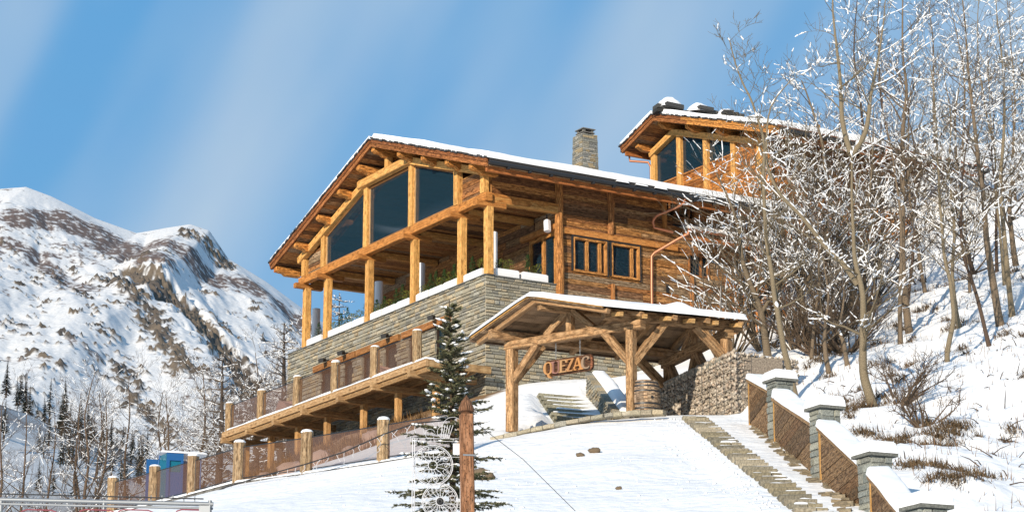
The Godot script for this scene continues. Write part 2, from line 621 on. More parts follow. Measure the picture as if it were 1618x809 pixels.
func make_mountains() -> void:
	var xs := spacing(-2200.0, 2200.0, -345.0, -84.0, 1.05, 120.0)
	var ds := spacing(95.0, 2600.0, 860.0, 1506.0, 1.7, 120.0)
	ds.reverse()
	var P := PackedVector3Array()
	var C := PackedColorArray()
	for d in ds:
		for x in xs:
			var m := mountain(x, d)
			P.append(Vector3(x, m.x, -d))
			var f := nz.get_noise_2d(x * 40.0, d * 34.0)
			var rk := Color(0.155, 0.125, 0.098).lerp(Color(0.115, 0.10, 0.088), clampf(0.5 + 1.3 * nz.get_noise_2d(x * 7.0 + 900.0, d * 7.0 - 400.0), 0, 1))
			if m.y > 0.3 and nz.get_noise_2d(x * 2.0, d * 2.0) > 0.05:
				rk = rk.lerp(Color(0.24, 0.185, 0.13), 0.5)
			var col := Color(0.80, 0.80, 0.80)
			col = col.lerp(Color(0.175, 0.13, 0.115), smoothstep(0.28, 0.62, m.z + 0.35 * f))
			col = col.lerp(rk, smoothstep(0.38, 0.58, m.y + 0.3 * f))
			C.append(col)
	place_mesh(indexed(P, C, xs.size(), ds.size(), M.mountain), "mountain_terrain")
	# the valley's other sides, out of the frame: wooded slopes that the window panes mirror
	for side in [[88.0, 150.0, 640.0], [-96.0, -30.0, 640.0]]:
		var P2 := PackedVector3Array()
		var C2 := PackedColorArray()
		var nu := 90
		var nv := 60
		for j in nv:
			for i in nu:
				var a := deg_to_rad(lerpf(side[0], side[1], float(i) / (nu - 1)))
				var r := lerpf(1500.0, 260.0, float(j) / (nv - 1))
				var e := smoothstep(0.0, 0.2, float(i) / (nu - 1)) * smoothstep(1.0, 0.8, float(i) / (nu - 1))
				var x := sin(a) * r
				var z := -cos(a) * r
				var y: float = (-14.0 + side[2] * pow((r - 260.0) / 1240.0, 1.15) * e) + 30.0 * nz.get_noise_2d(x * 0.5, z * 0.5)
				P2.append(Vector3(x, y, z))
				var f := nz.get_noise_2d(x * 3.2, z * 3.2) + 0.6 * nz.get_noise_2d(x * 0.8, z * 0.8)
				C2.append(Color(0.045, 0.055, 0.045).lerp(Color(0.7, 0.72, 0.76), smoothstep(0.30, 0.75, f)))
		place_mesh(indexed(P2, C2, nu, nv, M.mountain), "valley_hillside")

const CTL := [[-0.16, -65.30, 13.04], [1.61, -64.30, 13.22], [4.17, -62.80, 13.19], [4.82, -62.20, 12.98], [-0.12, -47.00, 8.31], [-2.74, -48.00, 8.45], [-6.13, -50.00, 8.74], [2.40, -46.00, 8.17], [5.65, -44.00, 7.88], [3.57, -45.00, 8.03], [-0.14, -56.00, 10.51], [2.83, -54.00, 10.49], [5.74, -53.50, 10.33], [-3.26, -57.00, 10.63], [-4.90, -58.00, 10.42], [-6.70, -60.00, 10.48], [2.33, -60.00, 12.14], [5.21, -59.00, 11.96], [-3.58, -63.00, 12.02], [-5.83, -64.70, 11.94], [-7.94, -66.50, 11.92], [-9.97, -69.00, 11.62], [-12.70, -74.00, 12.05], [2.11, -69.00, 14.22], [1.75, -73.50, 16.12], [3.35, -69.00, 14.59], [3.89, -73.50, 16.37], [5.76, -74.00, 16.93], [7.52, -73.00, 17.09], [8.12, -68.00, 15.64], [0.21, -70.50, 14.77], [-0.80, -74.00, 15.63], [6.49, -63.00, 13.11], [6.61, -57.80, 11.75], [6.63, -49.30, 9.33], [6.91, -44.00, 7.63], [7.78, -63.00, 13.69], [8.98, -57.50, 12.50], [12.25, -70.00, 17.19], [11.88, -62.00, 14.49], [14.21, -66.00, 16.54], [16.54, -73.00, 19.80], [12.99, -58.00, 13.25], [11.79, -53.00, 10.76], [9.69, -51.00, 10.56], [8.48, -45.00, 8.03], [10.15, -46.00, 8.17], [7.87, -47.00, 9.07], [9.72, -66.00, 15.32], [10.25, -75.00, 18.37], [13.55, -82.00, 21.58], [16.68, -86.00, 23.79], [20.58, -90.00, 27.45], [23.69, -103.00, 33.78], [20.10, -106.00, 32.05], [22.37, -108.00, 33.83], [7.72, -57.00, 12.25], [-3.82, -77.74, 15.74], [-6.41, -82.01, 15.74], [-9.00, -86.29, 15.64], [-7.59, -78.96, 14.19], [-4.49, -73.82, 14.29], [-11.48, -84.79, 13.69], [-0.69, -75.66, 16.39], [1.90, -76.99, 17.09], [3.69, -78.08, 17.29], [9.89, -81.36, 20.19], [12.36, -84.03, 21.99], [8.13, -91.99, 26.49], [-0.63, -94.87, 21.49], [-8.51, -92.43, 16.49], [-14.68, -91.04, 13.99], [16.89, -89.11, 28.49], [0.00, 0.00, 0.00], [-25.00, 0.00, -1.00], [25.00, 0.00, 2.00], [0.00, -20.00, 2.60], [-20.00, -22.00, 1.50], [20.00, -22.00, 4.50], [0.00, -34.00, 5.00], [-12.00, -36.00, 5.60], [-6.00, -36.00, 5.60], [12.00, -35.00, 5.60], [-30.00, -50.00, 6.00], [40.00, -40.00, 12.00], [40.00, -70.00, 24.00], [45.00, -110.00, 42.00], [-35.00, -80.00, 11.50], [-45.00, -110.00, 14.00], [-10.00, -112.00, 20.00], [-25.00, -112.00, 15.00], [10.00, -125.00, 27.00], [30.00, -125.00, 36.00], [45.00, 0.00, 6.00]]

# ---------------------------------------------------------------- materials
func grain_picture(strong: float) -> ImageTexture:
	var im := Image.create(512, 256, false, Image.FORMAT_RGB8)
	for y in 256:
		for x in 512:
			# closed in both directions: wrap the noise round two circles is dear, so mirror instead
			var u := float(x if x < 256 else 511 - x)
			var w := float(y if y < 128 else 255 - y)
			var a := nz.get_noise_2d(u * 0.8, w * 8.0)
			var b := nz.get_noise_2d(u * 2.0 + 500.0, w * 30.0)
			var k := nz.get_noise_2d(u * 4.0 + 900.0, w * 10.0 + 40.0)
			var d := nz.get_noise_2d(u * 1.4 + 70.0, w * 3.0 + 800.0)
			var s := 0.90 + strong * (0.50 * a + 0.30 * b + 0.30 * d)
			s *= 1.0 - 0.65 * strong * smoothstep(0.36, 0.54, k)
			s *= 1.0 - 0.55 * strong * smoothstep(0.30, 0.36, nz.get_noise_2d(u * 0.7 + 300.0, w * 26.0 + 600.0))
			s = clampf(s, 0.14, 1.0)
			im.set_pixel(x, y, Color(s, s * (0.965 + 0.05 * d), s * (0.93 + 0.10 * d)))
	return ImageTexture.create_from_image(im)

func mottle(seed_: int, freq: float, lo: float, hi: float) -> NoiseTexture2D:
	var f := FastNoiseLite.new()
	f.seed = seed_
	f.frequency = freq
	f.fractal_octaves = 5
	var t := NoiseTexture2D.new()
	t.noise = f
	t.width = 512
	t.height = 512
	t.seamless = true
	var r := Gradient.new()
	r.set_color(0, Color(lo, lo, lo))
	r.set_color(1, Color(hi, hi, hi))
	t.color_ramp = r
	return t

func mat(c: Color, rough := 0.8, metal := 0.0) -> StandardMaterial3D:
	var m := StandardMaterial3D.new()
	m.albedo_color = c.linear_to_srgb()
	m.roughness = rough
	m.metallic = metal
	return m

func painted(tex: Texture2D, rough: float, scale: float, bump := 0.0, triplanar := false) -> StandardMaterial3D:
	var m := StandardMaterial3D.new()
	m.vertex_color_use_as_albedo = true
	m.albedo_texture = tex
	m.roughness = rough
	m.uv1_scale = Vector3(scale, scale, scale)
	m.uv1_triplanar = triplanar
	m.metallic_specular = 0.3
	if bump > 0.0:
		m.heightmap_enabled = true
		m.heightmap_texture = tex
		m.heightmap_scale = bump
	return m

func glass(c: Color, alpha: float) -> StandardMaterial3D:
	var m := mat(c, 0.02)
	m.transparency = BaseMaterial3D.TRANSPARENCY_ALPHA
	m.albedo_color.a = alpha
	return m

func make_materials() -> void:
	M.wood = painted(grain_picture(0.95), 0.75, 0.55, 1.2)
	M.timber = painted(grain_picture(0.45), 0.7, 0.55, 0.8)
	M.timber.uv1_scale = Vector3(0.5, 1.3, 1)
	M.hewn = painted(grain_picture(0.75), 0.8, 0.55, 1.2)
	M.hewn.uv1_scale = Vector3(0.5, 1.3, 1)
	M.wood.uv1_scale = Vector3(0.5, 1.3, 1)
	M.stone = painted(mottle(4, 0.02, 0.62, 1.0), 0.85, 1.6, 1.5)
	var rough_snow := mottle(9, 0.03, 0.0, 1.0)
	M.snow = mat(Color(1, 1, 1), 0.75)
	M.snow.vertex_color_use_as_albedo = true
	M.snow.metallic_specular = 0.25
	M.snow.heightmap_enabled = true
	M.snow.heightmap_texture = rough_snow
	M.snow.heightmap_scale = 6.0
	M.snow.uv1_triplanar = true
	M.snow.uv1_world_triplanar = true
	M.snow.uv1_scale = Vector3(0.10, 0.10, 0.10)
	M.snow_cap = mat(Color(0.82, 0.82, 0.82), 0.75)
	M.snow_cap.metallic_specular = 0.25
	M.mountain = painted(mottle(21, 0.03, 0.8, 1.0), 0.9, 0.03, 0.0, true)
	M.mountain.uv1_world_triplanar = true
	M.slate = painted(mottle(5, 0.03, 0.4, 1.0), 0.7, 2.0)
	M.dark_metal = mat(Color(0.035, 0.038, 0.042), 0.45, 0.4)
	M.black = mat(Color(0.012, 0.012, 0.013), 0.6)
	M.copper = mat(Color(0.42, 0.18, 0.10), 0.45, 0.55)
	M.white_paint = mat(Color(0.80, 0.80, 0.80), 0.55)
	M.room = painted(M.wood.albedo_texture, 0.8, 0.4)
	M.pane = glass(Color(0.012, 0.035, 0.055), 0.6)
	M.tint_pane = glass(Color(0.15, 0.08, 0.05), 0.48)
	M.blue_pane = glass(Color(0.01, 0.15, 0.22), 0.75)
	M.blue_paint = mat(Color(0.01, 0.085, 0.25), 0.4)
	M.cloth = mat(Color(0.50, 0.30, 0.24), 0.9)
	M.bark = painted(mottle(31, 0.03, 0.5, 1.0), 0.9, 2.0)
	M.leaf = painted(mottle(33, 0.05, 0.7, 1.0), 0.7, 3.0)
	M.leaf.backlight_enabled = true
	M.leaf.backlight = Color(0.05, 0.07, 0.02)
	M.grass = painted(mottle(35, 0.05, 0.6, 1.0), 0.9, 3.0)
	M.concrete = painted(mottle(37, 0.02, 0.7, 1.0), 0.9, 0.7)
	M.galvanised = mat(Color(0.25, 0.265, 0.28), 0.5, 0.5)
	M.red_paint = mat(Color(0.22, 0.03, 0.05), 0.5)
	M.wire = mat(Color(0.55, 0.55, 0.57), 0.5)

# ---------------------------------------------------------------- light and air
func make_sky() -> void:
	var cam := Camera3D.new()
	cam.name = "camera"
	cam.fov = 12.545
	cam.near = 0.5
	cam.far = 6000.0
	add_child(cam)
	cam.position = Vector3(0, 1.6, 0)
	cam.rotation_degrees.x = 14.4
	cam.current = true

	var sun := DirectionalLight3D.new()
	sun.name = "sun"
	sun.light_energy = 1.6
	sun.light_color = Color(1.0, 0.945, 0.86)
	sun.light_angular_distance = 0.55
	sun.shadow_enabled = true
	add_child(sun)
	var az := deg_to_rad(SUN_AZ)
	var el := deg_to_rad(SUN_EL)
	var to_sun := Vector3(-sin(az) * cos(el), sin(el), cos(az) * cos(el))
	sun.look_at_from_position(Vector3.ZERO, -to_sun)

	# clear air with long bands of high cloud, the same all round
	var W := 1280
	var Hh := 640
	var im := Image.create(W, Hh, false, Image.FORMAT_RGB8)
	var s1 := Vector3(0.50, 0.84, 0.2).normalized()            # bands run along this
	var s2 := Vector3(0.86, -0.50, 0.0).normalized()
	var s3 := s1.cross(s2).normalized()
	for j in Hh:
		var up := (0.5 - (j + 0.5) / Hh) * PI
		for i in W:
			if up < -0.05 and i > 0:
				im.set_pixel(i, j, im.get_pixel(0, j))
				continue
			var ar := ((i + 0.5) / W - 0.5) * TAU
			var d := Vector3(-sin(ar) * cos(up), sin(up), cos(ar) * cos(up))
			var q := d.dot(s2)
			var w := nz.get_noise_3d(q * 300.0, d.dot(s1) * 60.0, d.dot(s3) * 120.0)
			var w2 := nz.get_noise_3d(q * 900.0 + 40.0, d.dot(s1) * 190.0, d.dot(s3) * 300.0)
			var band := 0.5 + 0.5 * sin(q * TAU / 0.125 + 0.92 + w * 1.5)
			var cov := clampf(0.16 + 0.48 * band + 0.5 * w + 0.5 * w2 + 0.4 * nz.get_noise_3d(q * 2400.0, d.dot(s1) * 420.0, d.dot(s3) * 700.0), 0.0, 1.0)
			var h := clampf(sin(maxf(up, 0.0)), 0.0, 1.0)
			var clear_ := Color(0.36, 0.64, 0.90).lerp(Color(0.035, 0.30, 0.70), pow(h, 0.40))
			var c := clear_.lerp(Color(0.55, 0.69, 0.84), cov * 0.82)
			im.set_pixel(i, j, Color(c.r, c.g, c.b).linear_to_srgb())
	var pan := PanoramaSkyMaterial.new()
	pan.panorama = ImageTexture.create_from_image(im)
	var sky := Sky.new()
	sky.sky_material = pan
	var env := Environment.new()
	env.background_mode = Environment.BG_SKY
	env.sky = sky
	env.background_energy_multiplier = SKY_LIGHT
	env.ambient_light_source = Environment.AMBIENT_SOURCE_SKY
	env.tonemap_mode = Environment.TONE_MAPPER_LINEAR
	env.tonemap_exposure = EXPOSURE
	env.sdfgi_enabled = true
	env.ssao_enabled = true
	env.ssil_enabled = true
	var we := WorldEnvironment.new()
	we.name = "world"
	we.environment = env
	add_child(we)

const SUN_AZ := 26.0
const SUN_EL := 17.0
const SKY_LIGHT := 0.8
const EXPOSURE := 1.15

# ---------------------------------------------------------------- the chalet
const OLD := [Color(0.50, 0.245, 0.085), Color(0.44, 0.21, 0.075), Color(0.37, 0.17, 0.065), Color(0.54, 0.285, 0.115), Color(0.28, 0.14, 0.065), Color(0.43, 0.27, 0.14), Color(0.21, 0.12, 0.065), Color(0.39, 0.29, 0.19), Color(0.46, 0.25, 0.10)]
const GOLD := Color(0.75, 0.43, 0.145)
const BROWN := Color(0.66, 0.36, 0.12)
const WALLSTONE := [Color(0.49, 0.43, 0.32), Color(0.44, 0.41, 0.32), Color(0.42, 0.40, 0.33), Color(0.53, 0.44, 0.30), Color(0.46, 0.41, 0.30), Color(0.39, 0.37, 0.31), Color(0.56, 0.45, 0.29), Color(0.50, 0.45, 0.35), Color(0.36, 0.34, 0.29)]
const POSTS := [0.0, -1.8, -5.18, -8.65, -12.05, -13.85]

func soffit(z: float) -> float:
	return 6.19 - 0.345 * absf(z + 6.93)

func window(parent: Node3D, o: Vector3, eu: Vector3, ev: Vector3, w: float, h: float, panes: Array, frame_tint: Color, fw := 0.07, deep := 0.10) -> void:
	# eu x ev looks out; o is the lower corner on the wall face
	var nr := eu.cross(ev).normalized()
	var win := Node3D.new()
	win.name = "window"
	parent.add_child(win, true)
	for q in [[0.0, fw, 0.0, h], [w - fw, w, 0.0, h], [fw, w - fw, 0.0, fw], [fw, w - fw, h - fw, h]]:
		var g := G.new()
		g.col = frame_tint
		g.uo = Vector2(rng.randf() * 5, rng.randf() * 5)
		var cu: float = (q[0] + q[1]) * 0.5
		var cv: float = (q[2] + q[3]) * 0.5
		var a: Vector3 = eu * (q[1] - q[0]) * 0.5
		var b: Vector3 = ev * (q[3] - q[2]) * 0.5
		if a.length() > b.length():
			g.box(o + eu * cu + ev * cv - nr * deep * 0.4, a, b, nr * deep * 0.6)
		else:
			g.box(o + eu * cu + ev * cv - nr * deep * 0.4, b, -a, nr * deep * 0.6)
		part(g, "frame", M.wood, win)
	var x := fw
	for k in panes.size():
		var pw: float = (w - 2.0 * fw) * panes[k]
		var gp := G.new()
		gp.face(o + eu * (x + pw * 0.5) + ev * h * 0.5 - nr * deep * 0.7, eu * pw * 0.5, ev * (h * 0.5 - fw))
		part(gp, "pane", M.pane, win)
		x += pw
		if k < panes.size() - 1:
			var gm := G.new()
			gm.col = frame_tint
			gm.box(o + eu * x + ev * h * 0.5 - nr * deep * 0.5, ev * (h * 0.5 - fw), eu * -fw * 0.7, nr * deep * 0.45)
			part(gm, "mullion", M.wood, win)

func poly_pane(parent: Node3D, pts: Array, x: float) -> void:
	# a pane in the plane x = const, points are (z, y)
	var pg := PackedVector2Array()
	for p in pts:
		pg.append(p)
	var g := G.new()
	g.slab(pg, Vector3(x, 0, 0), Vector3(0, 0, 1), Vector3(0, 1, 0), Vector3(-0.012, 0, 0))
	part(g, "pane", M.pane, parent)

func make_chalet() -> Node3D:
	var c := thing("timber_chalet", "large timber chalet with gabled front, three tall gable windows and stone ground floor", "house", CHALET_AT, CHALET_TURN)
	var X := Vector3(1, 0, 0)
	var Y := Vector3(0, 1, 0)
	var Z := Vector3(0, 0, 1)
	# --- stone ground floor: cores, then stones
	var wins := [[-12.36, -11.2], [-10.47, -9.65], [-8.94, -8.0], [-7.23, -6.27], [-5.4, -4.5], [-3.5, -2.6]]
	var core := Color(0.36, 0.34, 0.28)
	one("wall_core", M.stone, c, Vector3(0.03, -1.17, -15.2), Vector3(0.45, -0.03, -0.03), core)
	one("wall_core", M.stone, c, Vector3(0.03, -7.5, -15.2), Vector3(0.45, -3.2, -0.03), core)
	var z0 := -15.2
	for w in wins + [[-0.03, 0.0]]:
		one("wall_core", M.stone, c, Vector3(0.03, -3.2, z0), Vector3(0.45, -1.17, w[0]), core)
		z0 = w[1]
	one("wall_core", M.stone, c, Vector3(0.45, -6.5, -0.45), Vector3(2.95, -0.03, -0.03), core)
	one("wall_core", M.stone, c, Vector3(2.9, -6.5, -0.6), Vector3(12.6, -1.3, -0.08), core)
	one("wall_core", M.stone, c, Vector3(0.45, -6.5, -15.2), Vector3(12.6, -0.03, -14.8), core)
	var gh := []
	for w in wins:
		gh.append(Rect2(w[0] + 15.2, 1.9, w[1] - w[0], 2.03))
	stones(c, Vector3(0.03, -5.1, -15.2), Z, Y, 15.2, 5.1, 0.27, 0.118, WALLSTONE, gh, 0)
	stones(c, Vector3(0.0, -1.2, -0.03), X, Y, 2.98, 1.2, 0.27, 0.118, WALLSTONE, [], 170)
	stones(c, Vector3(0.0, -4.6, -0.03), X, Y, 2.98, 3.4, 0.27, 0.118, WALLSTONE, [], 60)
	stones(c, Vector3(2.98, -4.6, -0.08), X, Y, 9.4, 3.3, 0.27, 0.118, WALLSTONE, [], 60)
	one("coping", M.stone, c, Vector3(-0.06, -0.03, -15.25), Vector3(0.5, 0.0, 0.06), Color(0.24, 0.24, 0.22))
	one("coping", M.stone, c, Vector3(0.5, -0.03, -0.5), Vector3(2.98, 0.0, 0.06), Color(0.24, 0.24, 0.22))
	one("terrace_floor", M.concrete, c, Vector3(0.45, -0.3, -15.0), Vector3(3.1, -0.06, -0.45), Color(0.4, 0.39, 0.37))
	# lower windows and their lintels
	for w in wins:
		window(c, Vector3(0.12, -3.2, w[0]), Z, Y, w[1] - w[0], 2.03, [1.0], Color(0.05, 0.035, 0.03), 0.05, 0.08)
	for q in [[-12.75, -9.3], [-9.2, -5.95], [-5.7, -2.3]]:
		hewn("lintel", c, Vector3(-0.04, -1.07, q[0]), Vector3(-0.04, -1.07, q[1]), 0.16, 0.24, Color(0.389, 0.186, 0.072))
	# --- terrace posts with their brackets, ceiling and beams
	for z in POSTS:
		hewn("post", c, Vector3(0.12, 0.0, z), Vector3(0.12, 2.36, z), 0.26, 0.26, GOLD, 0.01, null, X)
		hewn("bracket", c, Vector3(-0.42, 2.44, z), Vector3(0.75, 2.44, z), 0.24, 0.19, Color(0.543, 0.245, 0.072))
		hewn("ceiling_beam", c, Vector3(0.3, 2.62, z), Vector3(2.95, 2.62, z), 0.24, 0.22, BROWN)
	hewn("edge_beam", c, Vector3(0.0, 2.67, -14.15), Vector3(0.0, 2.67, 0.22), 0.26, 0.29, Color(0.590, 0.265, 0.076))
	hewn("edge_beam", c, Vector3(0.14, 2.68, 0.0), Vector3(2.92, 2.68, 0.0), 0.24, 0.31, Color(0.543, 0.245, 0.072))
	boards("ceiling_board", c, Vector3(0.05, 2.80, -13.9), X, Vector3(0, 0, 1), 0.0, 2.95, 0.0, 13.85, [], OLD, 0.2, 0.3, 5.0)
	one("ceiling_deck", M.wood, c, Vector3(0.05, 2.812, -13.9), Vector3(3.0, 2.86, -0.05), Color(0.48, 0.24, 0.085))
	# inner wall of the terrace with its door
	for q in [[-13.85, -12.65], [-9.05, -7.45], [-3.85, -2.1], [-0.35, -0.12]]:
		one("inner_wall", M.wood, c, Vector3(3.05, -0.3, q[0]), Vector3(3.2, 2.0, q[1]), Color(0.48, 0.24, 0.085))
	one("inner_wall", M.wood, c, Vector3(3.05, 2.0, -13.85), Vector3(3.2, 2.8, -0.12), Color(0.48, 0.24, 0.085))
	boards("wall_board", c, Vector3(3.05, -0.1, -13.85), Vector3(0, 0, 1), Y, 0.0, 13.7, 0.0, 2.85, [Rect2(11.75, 0, 1.75, 2.1), Rect2(6.4, 0, 3.6, 2.1), Rect2(1.2, 0, 3.6, 2.1)], OLD, 0.2, 0.3, 3.0)
	window(c, Vector3(3.04, -0.1, -2.1), Z, Y, 1.75, 2.1, [0.5, 0.5], Color(0.649, 0.314, 0.096), 0.12, 0.1)
	window(c, Vector3(3.04, -0.1, -7.45), Z, Y, 3.6, 2.1, [0.33, 0.34, 0.33], Color(0.425, 0.186, 0.064), 0.12, 0.1)
	window(c, Vector3(3.04, -0.1, -12.65), Z, Y, 3.6, 2.1, [0.33, 0.34, 0.33], Color(0.425, 0.186, 0.064), 0.12, 0.1)
	hewn("door_head", c, Vector3(2.98, 2.12, -2.5), Vector3(2.98, 2.12, -0.15), 0.2, 0.2, Color(0.590, 0.274, 0.088))
	# --- upper gable: infill boards, mullion posts, panes, chords
	var tin := OLD
	one("gable_core", M.wood, c, Vector3(0.12, 2.8, -13.85), Vector3(0.25, 3.5, -12.2), Color(0.48, 0.24, 0.085))
	one("gable_core", M.wood, c, Vector3(0.12, 2.8, -1.7), Vector3(0.25, 3.5, 0.0), Color(0.48, 0.24, 0.085))
	boards("gable_board", c, Vector3(0.10, 2.82, -13.85), Z, Y, 0.1, 1.62, 0.0, 1.5, [], tin, 0.13, 0.2, 3.0, [Vector2(0, 0.9), Vector2(1.68, 1.5)])
	boards("gable_board", c, Vector3(0.10, 2.82, -1.72), Z, Y, 0.0, 1.62, 0.0, 1.5, [], tin, 0.13, 0.2, 3.0, [Vector2(0.0, 1.5), Vector2(1.72, 0.9)])
	boards("gable_board", c, Vector3(0.14, 5.35, -9.3), Z, Y, 0.0, 4.74, 0.0, 0.85, [], tin, 0.13, 0.2, 3.0, [Vector2(0, -0.1), Vector2(2.37, 0.72), Vector2(4.74, -0.1)])
	var mull := [[-12.12, 4.1], [-8.62, 5.15], [-5.14, 5.15], [-1.86, 4.1]]
	for m in mull:
		hewn("mullion_post", c, Vector3(-0.02, 2.82, m[0]), Vector3(-0.02, m[1], m[0]), 0.27, 0.24, GOLD, 0.008, null, X)
	for z in [-13.8, -0.06]:
		hewn("corner_post", c, Vector3(-0.02, 2.82, z), Vector3(-0.02, 3.5, z), 0.24, 0.24, GOLD, 0.008, null, X)
	var glazing := Node3D.new()
	glazing.name = "gable_window"
	c.add_child(glazing)
	poly_pane(glazing, [Vector2(-12.0, 2.86), Vector2(-8.75, 2.86), Vector2(-8.75, 5.12), Vector2(-12.0, 4.02)], 0.03)
	poly_pane(glazing, [Vector2(-8.5, 2.86), Vector2(-5.26, 2.86), Vector2(-5.26, 5.1), Vector2(-8.5, 5.1)], 0.03)
	poly_pane(glazing, [Vector2(-5.02, 2.86), Vector2(-1.98, 2.86), Vector2(-1.98, 4.06), Vector2(-5.02, 5.08)], 0.03)
	for q in [[-11.98, 2.87, -11.98, 4.0], [-8.48, 2.87, -8.48, 5.1], [-5.0, 2.87, -5.0, 5.1], [-8.8, 2.87, -8.8, 5.05], [-5.3, 2.87, -5.3, 5.1], [-2.0, 2.87, -2.0, 4.0]]:
		hewn("frame", glazing, Vector3(0.01, q[1], q[0]), Vector3(0.01, q[3], q[2]), 0.07, 0.06, Color(0.62, 0.42, 0.22), 0.0, null, X)
	for q in [[-12.0, 2.88, -8.75, 2.88], [-8.5, 2.88, -5.26, 2.88], [-5.0, 2.88, -2.0, 2.88], [-8.5, 5.08, -5.26, 5.08], [-12.0, 4.03, -8.75, 5.13], [-5.02, 5.08, -1.98, 4.05]]:
		hewn("frame", glazing, Vector3(0.01, q[1], q[0]), Vector3(0.01, q[3], q[2]), 0.08, 0.07, Color(0.472, 0.235, 0.088), 0.0)
	# rooms behind the glass: plain timber partitions inside the closed house
	var inside := Color(0.42, 0.27, 0.14)
	var room := G.new()
	room.col = inside
	room.slab(PackedVector2Array([Vector2(-13.6, 2.87), Vector2(-0.31, 2.87), Vector2(-0.31, 3.8), Vector2(-6.93, 6.1), Vector2(-13.6, 3.85)]), Vector3(4.2, 0, 0), Vector3(0, 0, 1), Vector3(0, 1, 0), Vector3(-0.05, 0, 0))
	part(room, "partition", M.room, c)
	one("upper_floor", M.room, c, Vector3(3.2, 2.8, -13.6), Vector3(12.3, 2.88, -0.31), inside)
	one("partition", M.room, c, Vector3(3.2, -1.3, -3.0), Vector3(12.3, 2.79, -2.9), inside)
	one("partition", M.room, c, Vector3(5.5, -0.3, -13.6), Vector3(5.6, 2.79, -3.01), inside)
	one("partition", M.room, c, Vector3(2.9, -6.0, -14.8), Vector3(3.0, -0.31, -0.62), inside)
	one("partition", M.room, c, Vector3(4.3, 2.89, -3.0), Vector3(12.3, 4.2, -2.9), inside)
	one("room_floor", M.room, c, Vector3(0.45, -3.3, -14.8), Vector3(2.9, -3.2, -0.46), inside)
	one("room_floor", M.room, c, Vector3(3.21, -0.3, -13.6), Vector3(5.5, -0.22, -3.01), inside)
	hewn("chord", c, Vector3(-0.1, 3.50, -14.1), Vector3(-0.1, 5.33, -8.55), 0.24, 0.27, GOLD)
	hewn("chord", c, Vector3(-0.16, 5.29, -9.0), Vector3(-0.16, 5.29, -4.86), 0.26, 0.3, GOLD)
	hewn("chord", c, Vector3(-0.1, 5.33, -5.3), Vector3(-0.1, 3.50, 0.24), 0.24, 0.27, GOLD)
	hewn("king_post", c, Vector3(-0.06, 5.44, -6.93), Vector3(-0.06, 6.0, -6.93), 0.24, 0.24, GOLD, 0.01, null, X)
	# purlin heads under the verge
	for z in [-13.28, -11.4, -9.68, -8.1, -6.93, -4.95, -3.17, -1.45, 0.2, -15.0]:
		var g := G.new()
		g.col = Color(0.708, 0.323, 0.088) * rng.randf_range(0.9, 1.1)
		g.uo = Vector2(rng.randf() * 9, rng.randf() * 9)
		var y := soffit(z) - 0.02
		# a moulded end: cut back underneath
		g.slab(PackedVector2Array([Vector2(-0.72, y), Vector2(-0.72, y - 0.15), Vector2(-0.60, y - 0.22), Vector2(-0.42, y - 0.23), Vector2(-0.30, y - 0.32), Vector2(0.3, y - 0.32), Vector2(0.3, y)]), Vector3(0, 0, z - 0.13), X, Y, Vector3(0, 0, 0.26))
		part(g, "purlin_head", M.wood, c)
	make_roof(c, -6.93, 6.2, 0.345, -0.75, 12.4, -15.25, 1.42)
	# --- the long side: log posts, boards, beam, windows
	var holes2 := [Rect2(3.5, 0.56, 1.40, 1.22), Rect2(5.08, 0.56, 1.2, 1.22), Rect2(7.52, 3.08, 0.26, 0.66), Rect2(7.98, 3.08, 0.74, 0.66), Rect2(8.4, 1.02, 0.9, 0.82)]
	one("side_core", M.wood, c, Vector3(0.12, 2.85, -0.30), Vector3(2.9, 3.79, -0.05), Color(0.48, 0.24, 0.085))
	for q in [[3.0, 3.5, -1.3, 3.79], [3.5, 8.4, -1.3, 0.56], [8.4, 12.5, -1.3, 1.02], [4.9, 5.08, 0.56, 1.78], [6.28, 8.4, 0.56, 1.78], [3.5, 8.4, 1.84, 3.08], [9.3, 12.5, 1.02, 3.79], [8.4, 9.3, 1.84, 3.08], [3.5, 7.52, 3.08, 3.79], [7.52, 9.3, 3.74, 3.79], [8.72, 9.3, 3.08, 3.74]]:
		one("side_core", M.wood, c, Vector3(q[0], q[2], -0.30), Vector3(q[1], q[3], -0.05), Color(0.48, 0.24, 0.085))
	boards("wall_board", c, Vector3(0, 0, -0.05), X, Y, 0.14, 2.88, 2.84, 3.79, [], OLD, 0.15, 0.24, 3.0)
	boards("wall_board", c, Vector3(0, 0, -0.05), X, Y, 3.0, 12.5, -1.3, 3.79, holes2, OLD, 0.14, 0.25, 2.6)
	window(c, Vector3(3.5, 0.56, 0.01), X, Y, 1.40, 1.22, [0.42, 0.42, 0.16], Color(0.661, 0.323, 0.104), 0.07, 0.14)
	window(c, Vector3(5.08, 0.56, 0.01), X, Y, 1.2, 1.22, [0.78, 0.22], Color(0.661, 0.323, 0.104), 0.07, 0.14)
	window(c, Vector3(7.52, 3.08, 0.0), X, Y, 0.26, 0.66, [1.0], Color(0.1, 0.06, 0.04), 0.03, 0.14)
	window(c, Vector3(7.98, 3.08, 0.0), X, Y, 0.74, 0.66, [0.7, 0.3], Color(0.425, 0.196, 0.072), 0.05, 0.14)
	window(c, Vector3(8.4, 1.02, 0.0), X, Y, 0.9, 0.82, [0.65, 0.35], Color(0.425, 0.196, 0.072), 0.05, 0.14)
